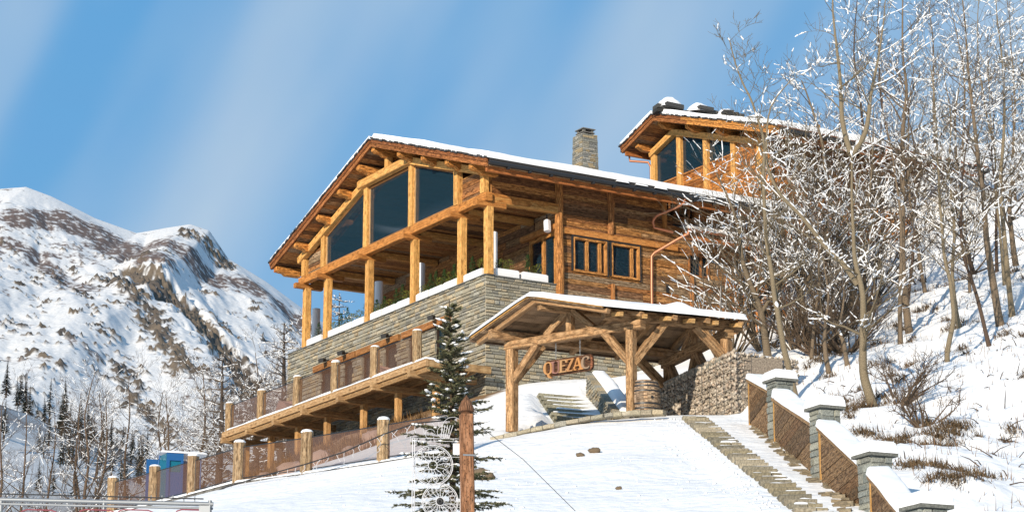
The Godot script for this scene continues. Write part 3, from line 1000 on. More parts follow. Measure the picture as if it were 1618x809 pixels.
	for q in [[3.44, 0.5, 4.95, 1.84], [5.03, 0.5, 6.33, 1.84]]:
		# dark metal surround, open below
		one("window_trim", M.dark_metal, c, Vector3(q[0], q[3] - 0.05, -0.02), Vector3(q[2], q[3], 0.05))
		one("window_trim", M.dark_metal, c, Vector3(q[0], q[1] + 0.08, -0.02), Vector3(q[0] + 0.05, q[3] - 0.05, 0.05))
		one("window_trim", M.dark_metal, c, Vector3(q[2] - 0.05, q[1] + 0.02, -0.02), Vector3(q[2], q[3] - 0.05, 0.05))
	hewn("rail", c, Vector3(3.05, 1.95, 0.03), Vector3(7.9, 1.95, 0.03), 0.1, 0.22, Color(0.590, 0.274, 0.088))
	var gl := G.new()
	gl.col = Color(0.543, 0.255, 0.088)
	gl.tube([Vector3(2.93, -1.1, 0.02), Vector3(2.96, 0.6, 0.03), Vector3(2.92, 1.8, 0.02), Vector3(2.94, 3.1, 0.02), Vector3(2.92, 3.8, 0.0)], [0.155, 0.15, 0.155, 0.145, 0.15], 10)
	part(gl, "log_post", M.wood, c)
	gl = G.new()
	gl.col = Color(0.472, 0.225, 0.088)
	gl.tube([Vector3(5.08, 2.05, -0.01), Vector3(5.11, 2.8, 0.0), Vector3(5.07, 3.5, 0.0), Vector3(5.05, 3.8, -0.02)], [0.125, 0.12, 0.13, 0.12], 10)
	part(gl, "log_post", M.wood, c)
	hewn("stub_post", c, Vector3(5.12, -1.2, -0.01), Vector3(5.12, 0.28, -0.01), 0.22, 0.1, Color(0.496, 0.235, 0.088), 0.006, null, X)
	hewn("stub_post", c, Vector3(8.5, -1.2, -0.01), Vector3(8.5, 1.0, -0.01), 0.24, 0.1, Color(0.496, 0.235, 0.088), 0.006, null, X)
	hewn("stub_post", c, Vector3(10.5, -1.2, -0.01), Vector3(10.5, 0.9, -0.01), 0.24, 0.1, Color(0.519, 0.245, 0.088), 0.006, null, X)
	hewn("stub_post", c, Vector3(7.36, 2.55, 0.0), Vector3(7.36, 3.8, 0.0), 0.24, 0.12, Color(0.590, 0.274, 0.088), 0.006, null, X)
	one("vent", M.black, c, Vector3(7.42, 0.28, -0.02), Vector3(7.52, 0.58, 0.03))
	# lean-to roof and its copper gutter
	var lt := G.new()
	lt.col = Color(0.09, 0.09, 0.09)
	lt.quad(Vector3(7.75, 2.42, 0.95), Vector3(12.6, 2.42, 0.95), Vector3(12.6, 2.85, -0.04), Vector3(7.75, 2.85, -0.04), 4.0, 1.0)
	lt.quad(Vector3(7.75, 2.36, 0.95), Vector3(7.75, 2.79, -0.04), Vector3(12.6, 2.79, -0.04), Vector3(12.6, 2.36, 0.95), 4.0, 1.0)
	lt.quad(Vector3(7.75, 2.36, 0.95), Vector3(12.6, 2.36, 0.95), Vector3(12.6, 2.42, 0.95), Vector3(7.75, 2.42, 0.95), 4.0, 0.1)
	lt.quad(Vector3(7.75, 2.36, 0.95), Vector3(7.75, 2.42, 0.95), Vector3(7.75, 2.85, -0.04), Vector3(7.75, 2.79, -0.04), 0.1, 1.0)
	var ltp := part(lt, "lean_to_roof", M.slate, c)
	var ls := G.new()
	snow_pad(ls, Vector3(8.0, 2.46, 0.85), Vector3(4.6, 0, 0), Vector3(0, 0.36, -0.8), 0.12, 40, 8, 0.14, 0.5)
	part(ls, "roof_snow", M.snow_cap, ltp)
	hewn("lean_to_beam", c, Vector3(7.7, 2.2, 0.78), Vector3(12.5, 2.2, 0.78), 0.14, 0.22, Color(0.543, 0.216, 0.072))
	for x in [10.9, 12.0]:
		hewn("lean_to_post", c, Vector3(x, -1.0, 0.8), Vector3(x, 2.1, 0.8), 0.2, 0.2, Color(0.614, 0.274, 0.096), 0.008, null, X)
	pipe(c, "copper_gutter", [Vector3(7.7, 2.40, 1.02), Vector3(10.4, 2.38, 1.02)], 0.055)
	pipe(c, "downpipe", [Vector3(7.75, 2.40, 1.0), Vector3(7.72, 2.24, 0.95), Vector3(7.5, 2.1, 0.7), Vector3(6.85, 1.62, 0.12), Vector3(6.74, 1.48, 0.1), Vector3(6.72, 0.4, 0.1), Vector3(6.72, -1.2, 0.1)], 0.055)
	pipe(c, "downpipe", [Vector3(7.25, 3.42, 1.48), Vector3(7.25, 3.2, 1.40), Vector3(7.15, 3.1, 1.2), Vector3(6.75, 2.9, 0.45), Vector3(6.72, 2.8, 0.3), Vector3(6.74, 2.72, 0.2), Vector3(6.85, 2.55, 0.12), Vector3(7.6, 2.45, 0.2)], 0.05)
	# chimney
	make_chimney(c, Vector3(8.35, 5.4, -6.6))
	# back and far walls close the house
	one("back_wall", M.wood, c, Vector3(12.3, -1.3, -14.8), Vector3(12.5, 3.7, -0.31), Color(0.48, 0.24, 0.085))
	one("back_wall", M.wood, c, Vector3(0.26, 2.9, -13.85), Vector3(12.3, 3.5, -13.6), Color(0.48, 0.24, 0.085))
	one("back_wall", M.wood, c, Vector3(3.2, -0.3, -13.85), Vector3(12.3, 2.9, -13.6), Color(0.48, 0.24, 0.085))
	return c

func pipe(parent: Node3D, called: String, pts: Array, r: float, m: Material = null) -> MeshInstance3D:
	var g := G.new()
	var rr := []
	for p in pts:
		rr.append(r)
	g.tube(pts, rr, 8)
	return part(g, called, m if m else M.copper, parent)

func make_chimney(c: Node3D, o: Vector3) -> void:
	var ch := Node3D.new()
	ch.name = "chimney"
	c.add_child(ch)
	# tapering stack: stones on its two seen faces, core inside
	var h := 2.55
	var a := 0.38
	var b := 0.33
	var g := G.new()
	g.col = Color(0.15, 0.145, 0.13)
	var base_ := [Vector3(-a, 0, -a), Vector3(a, 0, -a), Vector3(a, 0, a), Vector3(-a, 0, a)]
	var T := [Vector3(-b, h, -b), Vector3(b, h, -b), Vector3(b, h, b), Vector3(-b, h, b)]
	for i in 4:
		var j := (i + 1) % 4
		g.quad(o + base_[j], o + base_[i], o + T[i], o + T[j], 1.0, 2.0)
	g.quad(o + T[3], o + T[2], o + T[1], o + T[0])
	part(g, "stack_core", M.stone, ch)
	var pal := [Color(0.36, 0.33, 0.26), Color(0.30, 0.30, 0.26), Color(0.43, 0.34, 0.21), Color(0.25, 0.25, 0.23), Color(0.38, 0.36, 0.31)]
	var lean := (a - b) / h
	for side in 2:
		var v := 0.75
		while v < h - 0.01:
			var rh := minf(rng.randf_range(0.06, 0.12), h - v)
			var half := a - lean * v
			var u := -half
			while u < half - 0.005:
				var rw := minf(rng.randf_range(0.12, 0.34), half - u)
				if half - u - rw < 0.08:
					rw = half - u
				var s := G.new()
				s.col = pick(pal) * rng.randf_range(0.8, 1.25)
				s.uo = Vector2(rng.randf() * 9, rng.randf() * 9)
				var p: Vector3
				if side == 0:
					p = o + Vector3(u + rw * 0.5, v + rh * 0.5, half)
					s.box(p, Vector3(rw * 0.5 - 0.006, 0, 0), Vector3(0, rh * 0.5 - 0.006, 0), Vector3(0, 0, rng.randf_range(0.015, 0.04)))
				else:
					p = o + Vector3(-half, v + rh * 0.5, u + rw * 0.5)
					s.box(p, Vector3(0, 0, rw * 0.5 - 0.006), Vector3(0, rh * 0.5 - 0.006, 0), Vector3(-rng.randf_range(0.015, 0.04), 0, 0))
				part(s, "stone", M.stone, ch)
				u += rw
			v += rh
	for q in [[h + 0.08, 0.27, 0.04], [h + 0.22, 0.29, 0.035]]:
		one("cap_slab", M.stone, ch, o + Vector3(-q[1], q[0], -q[1]), o + Vector3(q[1], q[0] + q[2], q[1]), Color(0.22, 0.21, 0.19))
	for x in [-0.18, 0.18]:
		for z in [-0.18, 0.18]:
			one("cap_foot", M.stone, ch, o + Vector3(x - 0.05, h, z - 0.05), o + Vector3(x + 0.05, h + 0.08, z + 0.05), Color(0.26, 0.25, 0.22))
			one("cap_foot", M.stone, ch, o + Vector3(x - 0.05, h + 0.12, z - 0.05), o + Vector3(x + 0.05, h + 0.22, z + 0.05), Color(0.26, 0.25, 0.22))

# gable roof, ridge along x. y_s is the soffit height under the ridge; eaves at za (far) and zb (near)
func make_roof(c: Node3D, zr: float, y_s: float, k: float, x0: float, x1: float, za: float, zb: float, fresh := false) -> void:
	var roof := Node3D.new()
	roof.name = "roof"
	c.add_child(roof)
	for side in [-1, 1]:
		var ze: float = za if side < 0 else zb
		var run := absf(ze - zr)
		var eo := Vector3(0, -k, side).normalized()           # down the slope
		var nr := Vector3(0, 1, side * k).normalized()
		var L := run * sqrt(1.0 + k * k)
		var o := Vector3(x0, y_s, zr)
		# soffit boards run the length of the house
		var nb := int(L / 0.26)
		for i in nb:
			var g := G.new()
			g.col = pick(OLD) * rng.randf_range(0.8, 1.15)
			g.uo = Vector2(rng.randf() * 9, rng.randf() * 9)
			var w := L / nb
			g.box(o + eo * (i + 0.5) * w + nr * 0.02 + Vector3((x1 - x0) * 0.5, 0, 0), Vector3((x1 - x0) * 0.5 - 0.03, 0, 0), nr * 0.018, -eo * side * 0.0 + (Vector3(1, 0, 0).cross(nr)) * (w * 0.5 - 0.006))
			part(g, "soffit_board", M.wood, roof)
		var gd := G.new()
		gd.col = Color(0.16, 0.15, 0.145)
		var s3 := Vector3(1, 0, 0).cross(nr)
		gd.box(o + eo * L * 0.5 + nr * 0.14 + Vector3((x1 - x0) * 0.5, 0, 0), Vector3((x1 - x0) * 0.5, 0, 0), nr * 0.09, s3 * L * 0.5)
		part(gd, "roof_deck", M.slate, roof)
		# barge boards in two tiers on the front verge
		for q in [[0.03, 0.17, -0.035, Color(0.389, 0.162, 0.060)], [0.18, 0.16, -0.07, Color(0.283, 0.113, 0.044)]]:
			var a := 0.0
			while a < L - 0.05:
				var b := minf(L, a + rng.randf_range(1.8, 3.4))
				var g := G.new()
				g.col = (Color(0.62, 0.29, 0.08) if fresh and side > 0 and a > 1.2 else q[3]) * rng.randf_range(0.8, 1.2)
				g.uo = Vector2(rng.randf() * 9, rng.randf() * 9)
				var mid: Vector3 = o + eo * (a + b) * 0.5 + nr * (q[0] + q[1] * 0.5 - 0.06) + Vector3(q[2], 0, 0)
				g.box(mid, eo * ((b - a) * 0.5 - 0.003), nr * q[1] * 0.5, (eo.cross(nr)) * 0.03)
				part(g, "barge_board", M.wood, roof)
				a = b
		# ragged slate courses along the verge
		var sl := int(L / 0.16)
		for i in sl:
			var g := G.new()
			g.col = Color(0.10, 0.10, 0.105) * rng.randf_range(0.6, 1.6)
			var w := L / sl
			var p := o + eo * (i + 0.5) * w + nr * (0.275 + rng.randf_range(-0.02, 0.02)) + Vector3(0.13 - rng.randf_range(0.0, 0.05), 0, 0)
			g.box(p, eo * w * 0.62, nr * 0.03, eo.cross(nr) * 0.24)
			part(g, "slate", M.slate, roof)
		var sn := G.new()
		snow_pad(sn, o + nr * 0.285 + Vector3(-0.12, 0, 0) - eo * 0.03, Vector3(x1 - x0 + 0.12, 0, 0), eo * (L + 0.06), 0.20, 90, 60, 0.08, 0.35, nr, 0.8)
		part(sn, "roof_snow", M.snow_cap, roof)
		# eave: board, gutter
		var e := o + eo * L
		hewn("eave_board", roof, e + Vector3(0.02, 0.0, -side * 0.16), e + Vector3(x1 - x0, 0.0, -side * 0.16), 0.1, 0.30, Color(0.472, 0.181, 0.060))
		one("slate_edge", M.slate, roof, Vector3(x0, e.y + 0.12, e.z - 0.02 if side > 0 else e.z - 0.10), Vector3(x1, e.y + 0.25, e.z + 0.10 if side > 0 else e.z + 0.02), Color(0.085, 0.08, 0.08))
		pipe(roof, "gutter", [Vector3(x0 - 0.02, e.y + 0.10, e.z + side * 0.1), Vector3(x1, e.y + 0.07, e.z + side * 0.1)], 0.065, M.dark_metal)
		if side > 0:
			for i in 14:
				one("gutter_bracket", M.dark_metal, roof, Vector3(x0 + 0.7 + i * 0.85, e.y - 0.03, e.z + 0.0), Vector3(x0 + 0.78 + i * 0.85, e.y + 0.1, e.z + 0.13))
			for x in ([4.3, 5.1, 5.9] if x0 < 0.0 else []):
				var gs := G.new()
				snow_pad(gs, Vector3(x, e.y + 0.19, e.z + 0.04), Vector3(0.55, 0, 0), Vector3(0, 0, 0.12), 0.07, 9, 5, 0.04, 0.5)
				part(gs, "gutter_snow", M.snow_cap, roof)

# ---------------------------------------------------------------- the upper house
func make_upper_house() -> void:
	var c := thing("hillside_chalet", "smaller timber chalet higher up the hill, its ridge loaded with snowy stones", "house", CHALET_AT, CHALET_TURN)
	var X := Vector3(1, 0, 0)
	var Y := Vector3(0, 1, 0)
	var Z := Vector3(0, 0, 1)
	var xw := 13.4            # gable wall plane
	var zl := -9.3
	var zr := -2.0
	var zk := -7.7            # ridge
	var ys := 9.58
	var k := 0.335
	# gable wall
	one("wall_core", M.wood, c, Vector3(xw + 0.05, 1.0, zl), Vector3(xw + 0.25, 7.35, zr), Color(0.48, 0.24, 0.085))
	boards("wall_board", c, Vector3(xw + 0.05, 5.0, zl), Z, Y, 0.0, zr - zl, 0.0, 2.32, [], [Color(0.590, 0.255, 0.072), Color(0.496, 0.206, 0.064), Color(0.661, 0.304, 0.096)], 0.16, 0.24, 3.0)
	boards("wall_board", c, Vector3(xw + 0.05, 7.3, zl), Z, Y, zr - zl - 1.55, zr - zl - 0.1, 0.0, 0.75, [], [Color(0.590, 0.255, 0.072), Color(0.496, 0.206, 0.064)], 0.16, 0.24, 3.0)
	var zs := [-9.15, -7.35, -5.55, -3.75, -2.1]
	for i in zs.size():
		var z: float = zs[i]
		var top := minf(9.2, ys - 0.3 - k * absf(z - zk))
		hewn("mullion_post", c, Vector3(xw - 0.02, 5.5, z), Vector3(xw - 0.02, top, z), 0.26, 0.24, GOLD, 0.008, null, X)
	var w := Node3D.new()
	w.name = "gable_window"
	c.add_child(w)
	for i in 3:
		var a: float = zs[i] + 0.13
		var b: float = zs[i + 1] - 0.13
		var ya := ys - 0.42 - k * absf(a - zk)
		var yb := ys - 0.42 - k * absf(b - zk)
		poly_pane(w, [Vector2(a, 7.32), Vector2(b, 7.32), Vector2(b, yb), Vector2(a, ya)], xw + 0.03)
		hewn("frame", w, Vector3(xw + 0.0, 7.34, a), Vector3(xw + 0.0, 7.34, b), 0.07, 0.07, Color(0.519, 0.245, 0.088), 0.0)
	var inside := Color(0.42, 0.27, 0.14)
	one("partition", M.room, c, Vector3(xw + 3.0, 5.0, zl + 0.2), Vector3(xw + 3.1, 8.6, zr - 0.31), inside)
	one("room_floor", M.room, c, Vector3(xw + 0.26, 7.1, zl + 0.2), Vector3(xw + 3.0, 7.2, zr - 0.31), inside)
	one("partition", M.room, c, Vector3(xw + 3.11, 1.0, zr - 3.0), Vector3(21.8, 7.9, zr - 2.9), inside)
	hewn("chord", c, Vector3(xw - 0.1, ys - 0.36 - k * 1.6, zk - 1.6), Vector3(xw - 0.1, ys - 0.36, zk + 0.1), 0.24, 0.26, GOLD)
	hewn("chord", c, Vector3(xw - 0.1, ys - 0.36, zk), Vector3(xw - 0.1, ys - 0.36 - k * 6.2, zk + 6.2), 0.24, 0.26, GOLD)
	for z in [-9.3, -7.7, -5.8, -3.9, -2.0]:
		var g := G.new()
		g.col = Color(0.684, 0.314, 0.088)
		g.uo = Vector2(rng.randf() * 9, rng.randf() * 9)
		var y: float = ys - k * absf(z - zk) - 0.02
		g.slab(PackedVector2Array([Vector2(xw - 0.8, y), Vector2(xw - 0.8, y - 0.12), Vector2(xw - 0.5, y - 0.25), Vector2(xw + 0.3, y - 0.25), Vector2(xw + 0.3, y)]), Vector3(0, 0, z - 0.11), X, Y, Vector3(0, 0, 0.22))
		part(g, "purlin_head", M.wood, c)
	# long side
	for q in [[xw + 0.3, 22.0, 1.0, 5.4], [xw + 0.3, 15.6, 5.4, 7.0], [16.8, 18.4, 5.4, 7.0], [20.6, 22.0, 5.4, 7.0], [15.6, 16.8, 6.8, 7.0], [xw + 0.3, 22.0, 7.0, 7.5]]:
		one("wall_core", M.wood, c, Vector3(q[0], q[2], zr - 0.3), Vector3(q[1], q[3], zr - 0.05), Color(0.48, 0.24, 0.085))
	boards("wall_board", c, Vector3(0, 0, zr - 0.05), X, Y, xw + 0.1, 22.0, 1.0, 7.5, [Rect2(15.6, 5.4, 1.2, 1.4), Rect2(18.4, 5.4, 2.2, 1.6)], [Color(0.543, 0.230, 0.068), Color(0.425, 0.171, 0.052), Color(0.590, 0.265, 0.088), Color(0.283, 0.118, 0.040)], 0.16, 0.26, 3.0)
	window(c, Vector3(15.6, 5.4, zr), X, Y, 1.2, 1.4, [0.5, 0.5], Color(0.590, 0.274, 0.088), 0.08, 0.12)
	window(c, Vector3(18.4, 5.4, zr), X, Y, 2.2, 1.6, [0.5, 0.5], Color(0.590, 0.274, 0.088), 0.08, 0.12)
	for x in [13.6, 17.6, 21.5]:
		hewn("log_post", c, Vector3(x, 1.0, zr + 0.04), Vector3(x, 7.6, zr + 0.04), 0.26, 0.2, Color(0.614, 0.284, 0.088), 0.01, null, X)
	# balcony on the long side
	one("balcony_floor", M.wood, c, Vector3(14.6, 3.75, zr), Vector3(19.5, 3.95, zr + 1.3), Color(0.496, 0.196, 0.064))
	one("balcony_rail", M.wood, c, Vector3(14.6, 4.85, zr + 1.2), Vector3(19.5, 4.97, zr + 1.32), Color(0.590, 0.274, 0.088))
	for i in 24:
		one("balcony_board", M.wood, c, Vector3(14.62 + i * 0.205, 3.95, zr + 1.24), Vector3(14.79 + i * 0.205, 4.85, zr + 1.28), Color(0.543, 0.245, 0.080) * rng.randf_range(0.8, 1.15))
	one("back_wall", M.wood, c, Vector3(xw + 0.3, 1.0, zl), Vector3(22.0, 9.2, zl + 0.2), Color(0.48, 0.24, 0.085))
	one("back_wall", M.wood, c, Vector3(21.8, 1.0, zl + 0.2), Vector3(22.0, 7.4, zr - 0.3), Color(0.48, 0.24, 0.085))
	make_roof(c, zk, ys, k, xw - 1.0, 22.6, zl - 0.7, 0.35, true)
	pipe(c, "downpipe", [Vector3(17.4, 7.0, 0.5), Vector3(17.35, 6.7, 0.4), Vector3(17.0, 6.3, -1.2), Vector3(16.95, 6.1, -1.8), Vector3(16.95, 4.0, -1.85)], 0.05)
	pipe(c, "downpipe", [Vector3(12.7, 8.8, -10.0), Vector3(12.7, 8.5, -9.95), Vector3(13.3, 8.42, -9.5), Vector3(13.35, 8.2, -9.4), Vector3(13.35, 6.0, -9.4)], 0.05)
	pipe(c, "eave_trim", [Vector3(xw - 1.2, 7.15, 0.42), Vector3(22.6, 7.1, 0.42)], 0.05)
	# stones heaped on the ridge, each with its own snow
	for i in 4:
		var st := Node3D.new()
		st.name = "ridge_stones"
		c.add_child(st, true)
		var cx := 12.75 + i * 1.35
		var cz: float = zk + 0.55 + i * 0.1
		var h := 0.5 - i * 0.05
		for q in 7:
			var g := G.new()
			g.col = Color(0.10, 0.10, 0.095) * rng.randf_range(0.7, 1.5)
			var p := Vector3(cx + rng.randf_range(-0.45, 0.45), ys + 0.22 + rng.randf_range(0.0, h * 0.5), cz + rng.randf_range(-0.35, 0.5))
			g.box(p, Vector3(rng.randf_range(0.2, 0.4), rng.randf_range(-0.03, 0.03), 0.05), Vector3(0, rng.randf_range(0.04, 0.09), 0), Vector3(-0.05, 0, rng.randf_range(0.2, 0.35)))
			part(g, "slab", M.slate, st)
		var s := G.new()
		var P := PackedVector3Array()
		for jj in 12:
			for ii in 16:
				var a := TAU * ii / 15.0
				var f := float(jj) / 11.0
				var rr := (1.0 - f) * (0.62 + 0.12 * nz.get_noise_2d(ii % 15 * 30.0, i * 99.0 + jj * 4.0))
				P.append(Vector3(cx + cos(a) * rr, ys + 0.36 + h * (1.0 - pow(1.0 - f, 2.2)) + 0.05 * nz.get_noise_2d(jj * 25.0, ii % 15 * 25.0 + i * 50.0), cz - sin(a) * rr * 0.85))
		s.sheet(P, 16, 12)
		part(s, "snow", M.snow_cap, st)

# ---------------------------------------------------------------- things on the terrace
func local_to_world(p: Vector3) -> Vector3:
	return CHALET_AT + p.rotated(Vector3.UP, deg_to_rad(CHALET_TURN))

func make_terrace_things() -> void:
	var spans := [[-13.66, -12.4], [-11.85, -10.9], [-10.86, -9.9], [-9.86, -8.9], [-8.42, -7.5], [-7.46, -6.5], [-6.46, -5.42], [-4.95, -4.03], [-3.99, -3.05], [-3.01, -2.0], [-1.57, -0.3]]
	var kinds := [1, 2, 2, 2, 3, 2, 3, 2, 3, 3, 2]
	var bays := ["between the two far corner posts", "in the second bay from the far corner", "in the bay left of the middle post", "in the bay right of the middle post", "between the last two posts at the near corner"]
	for i in spans.size():
		var z0: float = spans[i][0]
		var z1: float = spans[i][1]
		var bay: int = 0 if i == 0 else 4 if i == 10 else 1 + (i - 1) / 3
		var o := thing("planter_box", "white planter box on the terrace wall " + bays[bay], "planter", local_to_world(Vector3(0.2, 0.0, (z0 + z1) * 0.5)), CHALET_TURN, "white planters along the terrace wall")
		planter(o, 0.17, (z1 - z0) * 0.5 - 0.035)
		for j in kinds[i]:
			var z := lerpf(z0, z1, (j + 0.5) / kinds[i]) + rng.randf_range(-0.05, 0.05)
			shrub(local_to_world(Vector3(0.24, 0.26, z)), (i + j) % 2 == 0, bays[bay])
	for q in [[0.42, 1.36, "white planter box on the side terrace wall next to the corner post"], [1.5, 2.52, "white planter box on the side terrace wall in front of the glazed door"]]:
		var o := thing("planter_box", q[2], "planter", local_to_world(Vector3((q[0] + q[1]) * 0.5, 0.0, -0.22)), CHALET_TURN + 90.0, "white planters along the terrace wall")
		planter(o, 0.17, (q[1] - q[0]) * 0.5)
		shrub(local_to_world(Vector3(q[0] + 0.3, 0.26, -0.22)), q[0] > 1.0, "on the side wall of the terrace")
		shrub(local_to_world(Vector3(q[1] - 0.3, 0.26, -0.22)), false, "on the side wall of the terrace")
	var where := ["between the two far corner posts", "in the second bay from the far end", "beside the middle of the terrace", "behind the near corner post"]
	var zc := [-14.3, -9.1, -5.88, -0.78]
	for i in 4:
		var o := thing("terrace_column", "tall white column on the terrace " + where[i], "column", local_to_world(Vector3(0.75, -0.06, zc[i])), CHALET_TURN, "white columns on the terrace")
		var g := G.new()
		g.lathe(Vector3.ZERO, [Vector2(0.16, 0.0), Vector2(0.16, 1.76), Vector2(0.15, 1.79), Vector2(0.0, 1.79)], 20)
		part(g, "shaft", M.white_paint, o)
		g = G.new()
		g.lathe(Vector3.ZERO, [Vector2(0.2, 0.0), Vector2(0.2, 0.04), Vector2(0.16, 0.05)], 20)
		part(g, "foot", M.galvanised, o)
	# a loudspeaker under the ceiling
	var sp := thing("outdoor_speaker", "white loudspeaker hung under the terrace ceiling beside the log post", "speaker", local_to_world(Vector3(2.62, 2.1, -0.25)), CHALET_TURN - 20.0)
	var g2 := G.new()
	g2.beam(Vector3(0, -0.2, 0.02), Vector3(0, 0.2, -0.05), 0.24, 0.2, 0.0, 1, null, Vector3.UP, 0.25)
	part(g2, "cabinet", M.white_paint, sp)
	one("bracket", M.dark_metal, sp, Vector3(-0.02, 0.18, -0.1), Vector3(0.02, 0.42, -0.06))
	# black spotlights on the stone wall
	for q in [[-11.55, "farthest one"], [-9.99, "second from the far corner"], [-6.57, "above the middle of the lintels"], [-3.15, "nearest the house corner"]]:
		var o := thing("wall_spotlight", "small black spotlight on the stone wall over the deck, " + q[1], "lamp", local_to_world(Vector3(-0.02, -0.92, q[0])), CHALET_TURN, "black spotlights on the stone wall")
		one("arm", M.black, o, Vector3(-0.2, -0.02, -0.03), Vector3(0.0, 0.03, 0.03))
		var gb := G.new()
		gb.beam(Vector3(-0.42, -0.06, 0.12), Vector3(-0.18, 0.04, -0.12), 0.2, 0.14, 0.0, 1, null, Vector3.UP, 0.1)
		part(gb, "housing", M.black, o)

func planter(o: Node3D, hw: float, hl: float) -> void:
	var t := 0.03
	var h := 0.27
	var m: Material = M.white_paint
	one("side", m, o, Vector3(-hw, 0, -hl), Vector3(-hw + t, h, hl))
	one("side", m, o, Vector3(hw - t, 0, -hl), Vector3(hw, h, hl))
	one("end", m, o, Vector3(-hw + t, 0, -hl), Vector3(hw - t, h - 0.002, -hl + t))
	one("end", m, o, Vector3(-hw + t, 0, hl - t), Vector3(hw - t, h - 0.002, hl))
	one("soil", M.bark, o, Vector3(-hw + t, 0.02, -hl + t), Vector3(hw - t, h - 0.05, hl - t), Color(0.05, 0.035, 0.025))
	var g := G.new()
	snow_pad(g, Vector3(-hw, h, -hl), Vector3(hw * 2, 0, 0), Vector3(0, 0, hl * 2), 0.05, 8, 14, 0.08, 0.6)
	part(g, "snow", M.snow_cap, o)

func shrub(at: Vector3, conical: bool, place: String) -> void:
	var o := thing("conifer_shrub" if conical else "leafy_shrub", ("small dark green cone-shaped conifer planted " if conical else "small yellow-green leafy shrub planted ") + place, "shrub", at, rng.randf() * 360.0, "dark conifers in the planters" if conical else "leafy shrubs in the planters")
	var g := G.new()
	g.col = Color(0.09, 0.06, 0.035)
	g.tube([Vector3(0, -0.05, 0), Vector3(0, 0.3, 0)], [0.018, 0.01], 5)
	part(g, "stem", M.bark, o)
	g = G.new()
	var h := rng.randf_range(0.5, 0.75) if conical else rng.randf_range(0.32, 0.46)
	for i in (260 if conical else 170):
		var f := rng.randf()
		var r := (0.20 * (1.0 - f) + 0.015) if conical else 0.21 * sqrt(maxf(0.03, 1.0 - (f * 2.0 - 1.0) ** 2))
		var a := rng.randf() * TAU
		var rr := r * sqrt(rng.randf_range(0.25, 1.0))
		var p := Vector3(cos(a) * rr, f * h, sin(a) * rr)
		var out := Vector3(cos(a), 0.9, sin(a)).normalized()
		var s := Vector3(-sin(a), rng.randf_range(-0.4, 0.4), cos(a)).normalized()
		var l := rng.randf_range(0.04, 0.08)
		g.col = (Color(0.05, 0.10, 0.03) if conical else Color(0.20, 0.21, 0.04)) * rng.randf_range(0.6, 1.5)
		g.flat(p - s * 0.014, p + s * 0.014, p + out * l)
	part(g, "foliage", M.leaf, o)

# ---------------------------------------------------------------- the deck below the stone wall
func log_post(o: Node3D, h: float, r: float, tint: Color) -> void:
	var g := G.new()
	g.col = tint * rng.randf_range(0.85, 1.1)
	g.uo = Vector2(rng.randf() * 9, rng.randf() * 9)
	g.beam(Vector3(0, -0.15, 0), Vector3(rng.randf_range(-0.015, 0.015), h, rng.randf_range(-0.015, 0.015)), r * 2, r * 2, 0.012, 3, rng, Vector3.RIGHT, 0.26)
	part(g, "log", M.hewn, o)
	var s := G.new()
	var hh := rng.randf_range(0.07, 0.11)
	s.lathe(Vector3(0, h - 0.015, 0), [Vector2(r * 1.04, 0.0), Vector2(r * 1.1, hh * 0.35), Vector2(r * 0.85, hh * 0.8), Vector2(r * 0.4, hh), Vector2(0, hh * 1.02)], 14)
	part(s, "snow_cap", M.snow_cap, o)

func tint_panel(called: String, label: String, group: String, a: Vector3, b: Vector3, h: float, lift := 0.08) -> void:
	var o := thing(called, label, "glass panel", a.lerp(b, 0.5), 0.0, group)
	var d := (b - a) * 0.5
	var g := G.new()
	var nr := d.cross(Vector3.UP).normalized()
	var lo := -d + Vector3(0, lift, 0)
	g.quad(-d + Vector3(0, lift, 0), d + Vector3(0, lift, 0), d + Vector3(0, h, 0), -d + Vector3(0, h, 0))
	part(g, "pane", M.tint_pane, o)
	var f := G.new()
	f.col = Color(0.3, 0.24, 0.18)
	for q in [[lo, d + Vector3(0, lift, 0)], [-d + Vector3(0, h, 0), d + Vector3(0, h, 0)], [lo, -d + Vector3(0, h, 0)], [d + Vector3(0, lift, 0), d + Vector3(0, h, 0)]]:
		var e := G.new()
		e.tube([q[0], q[1]], [0.016, 0.016], 5)
		part(e, "frame", M.dark_metal, o)

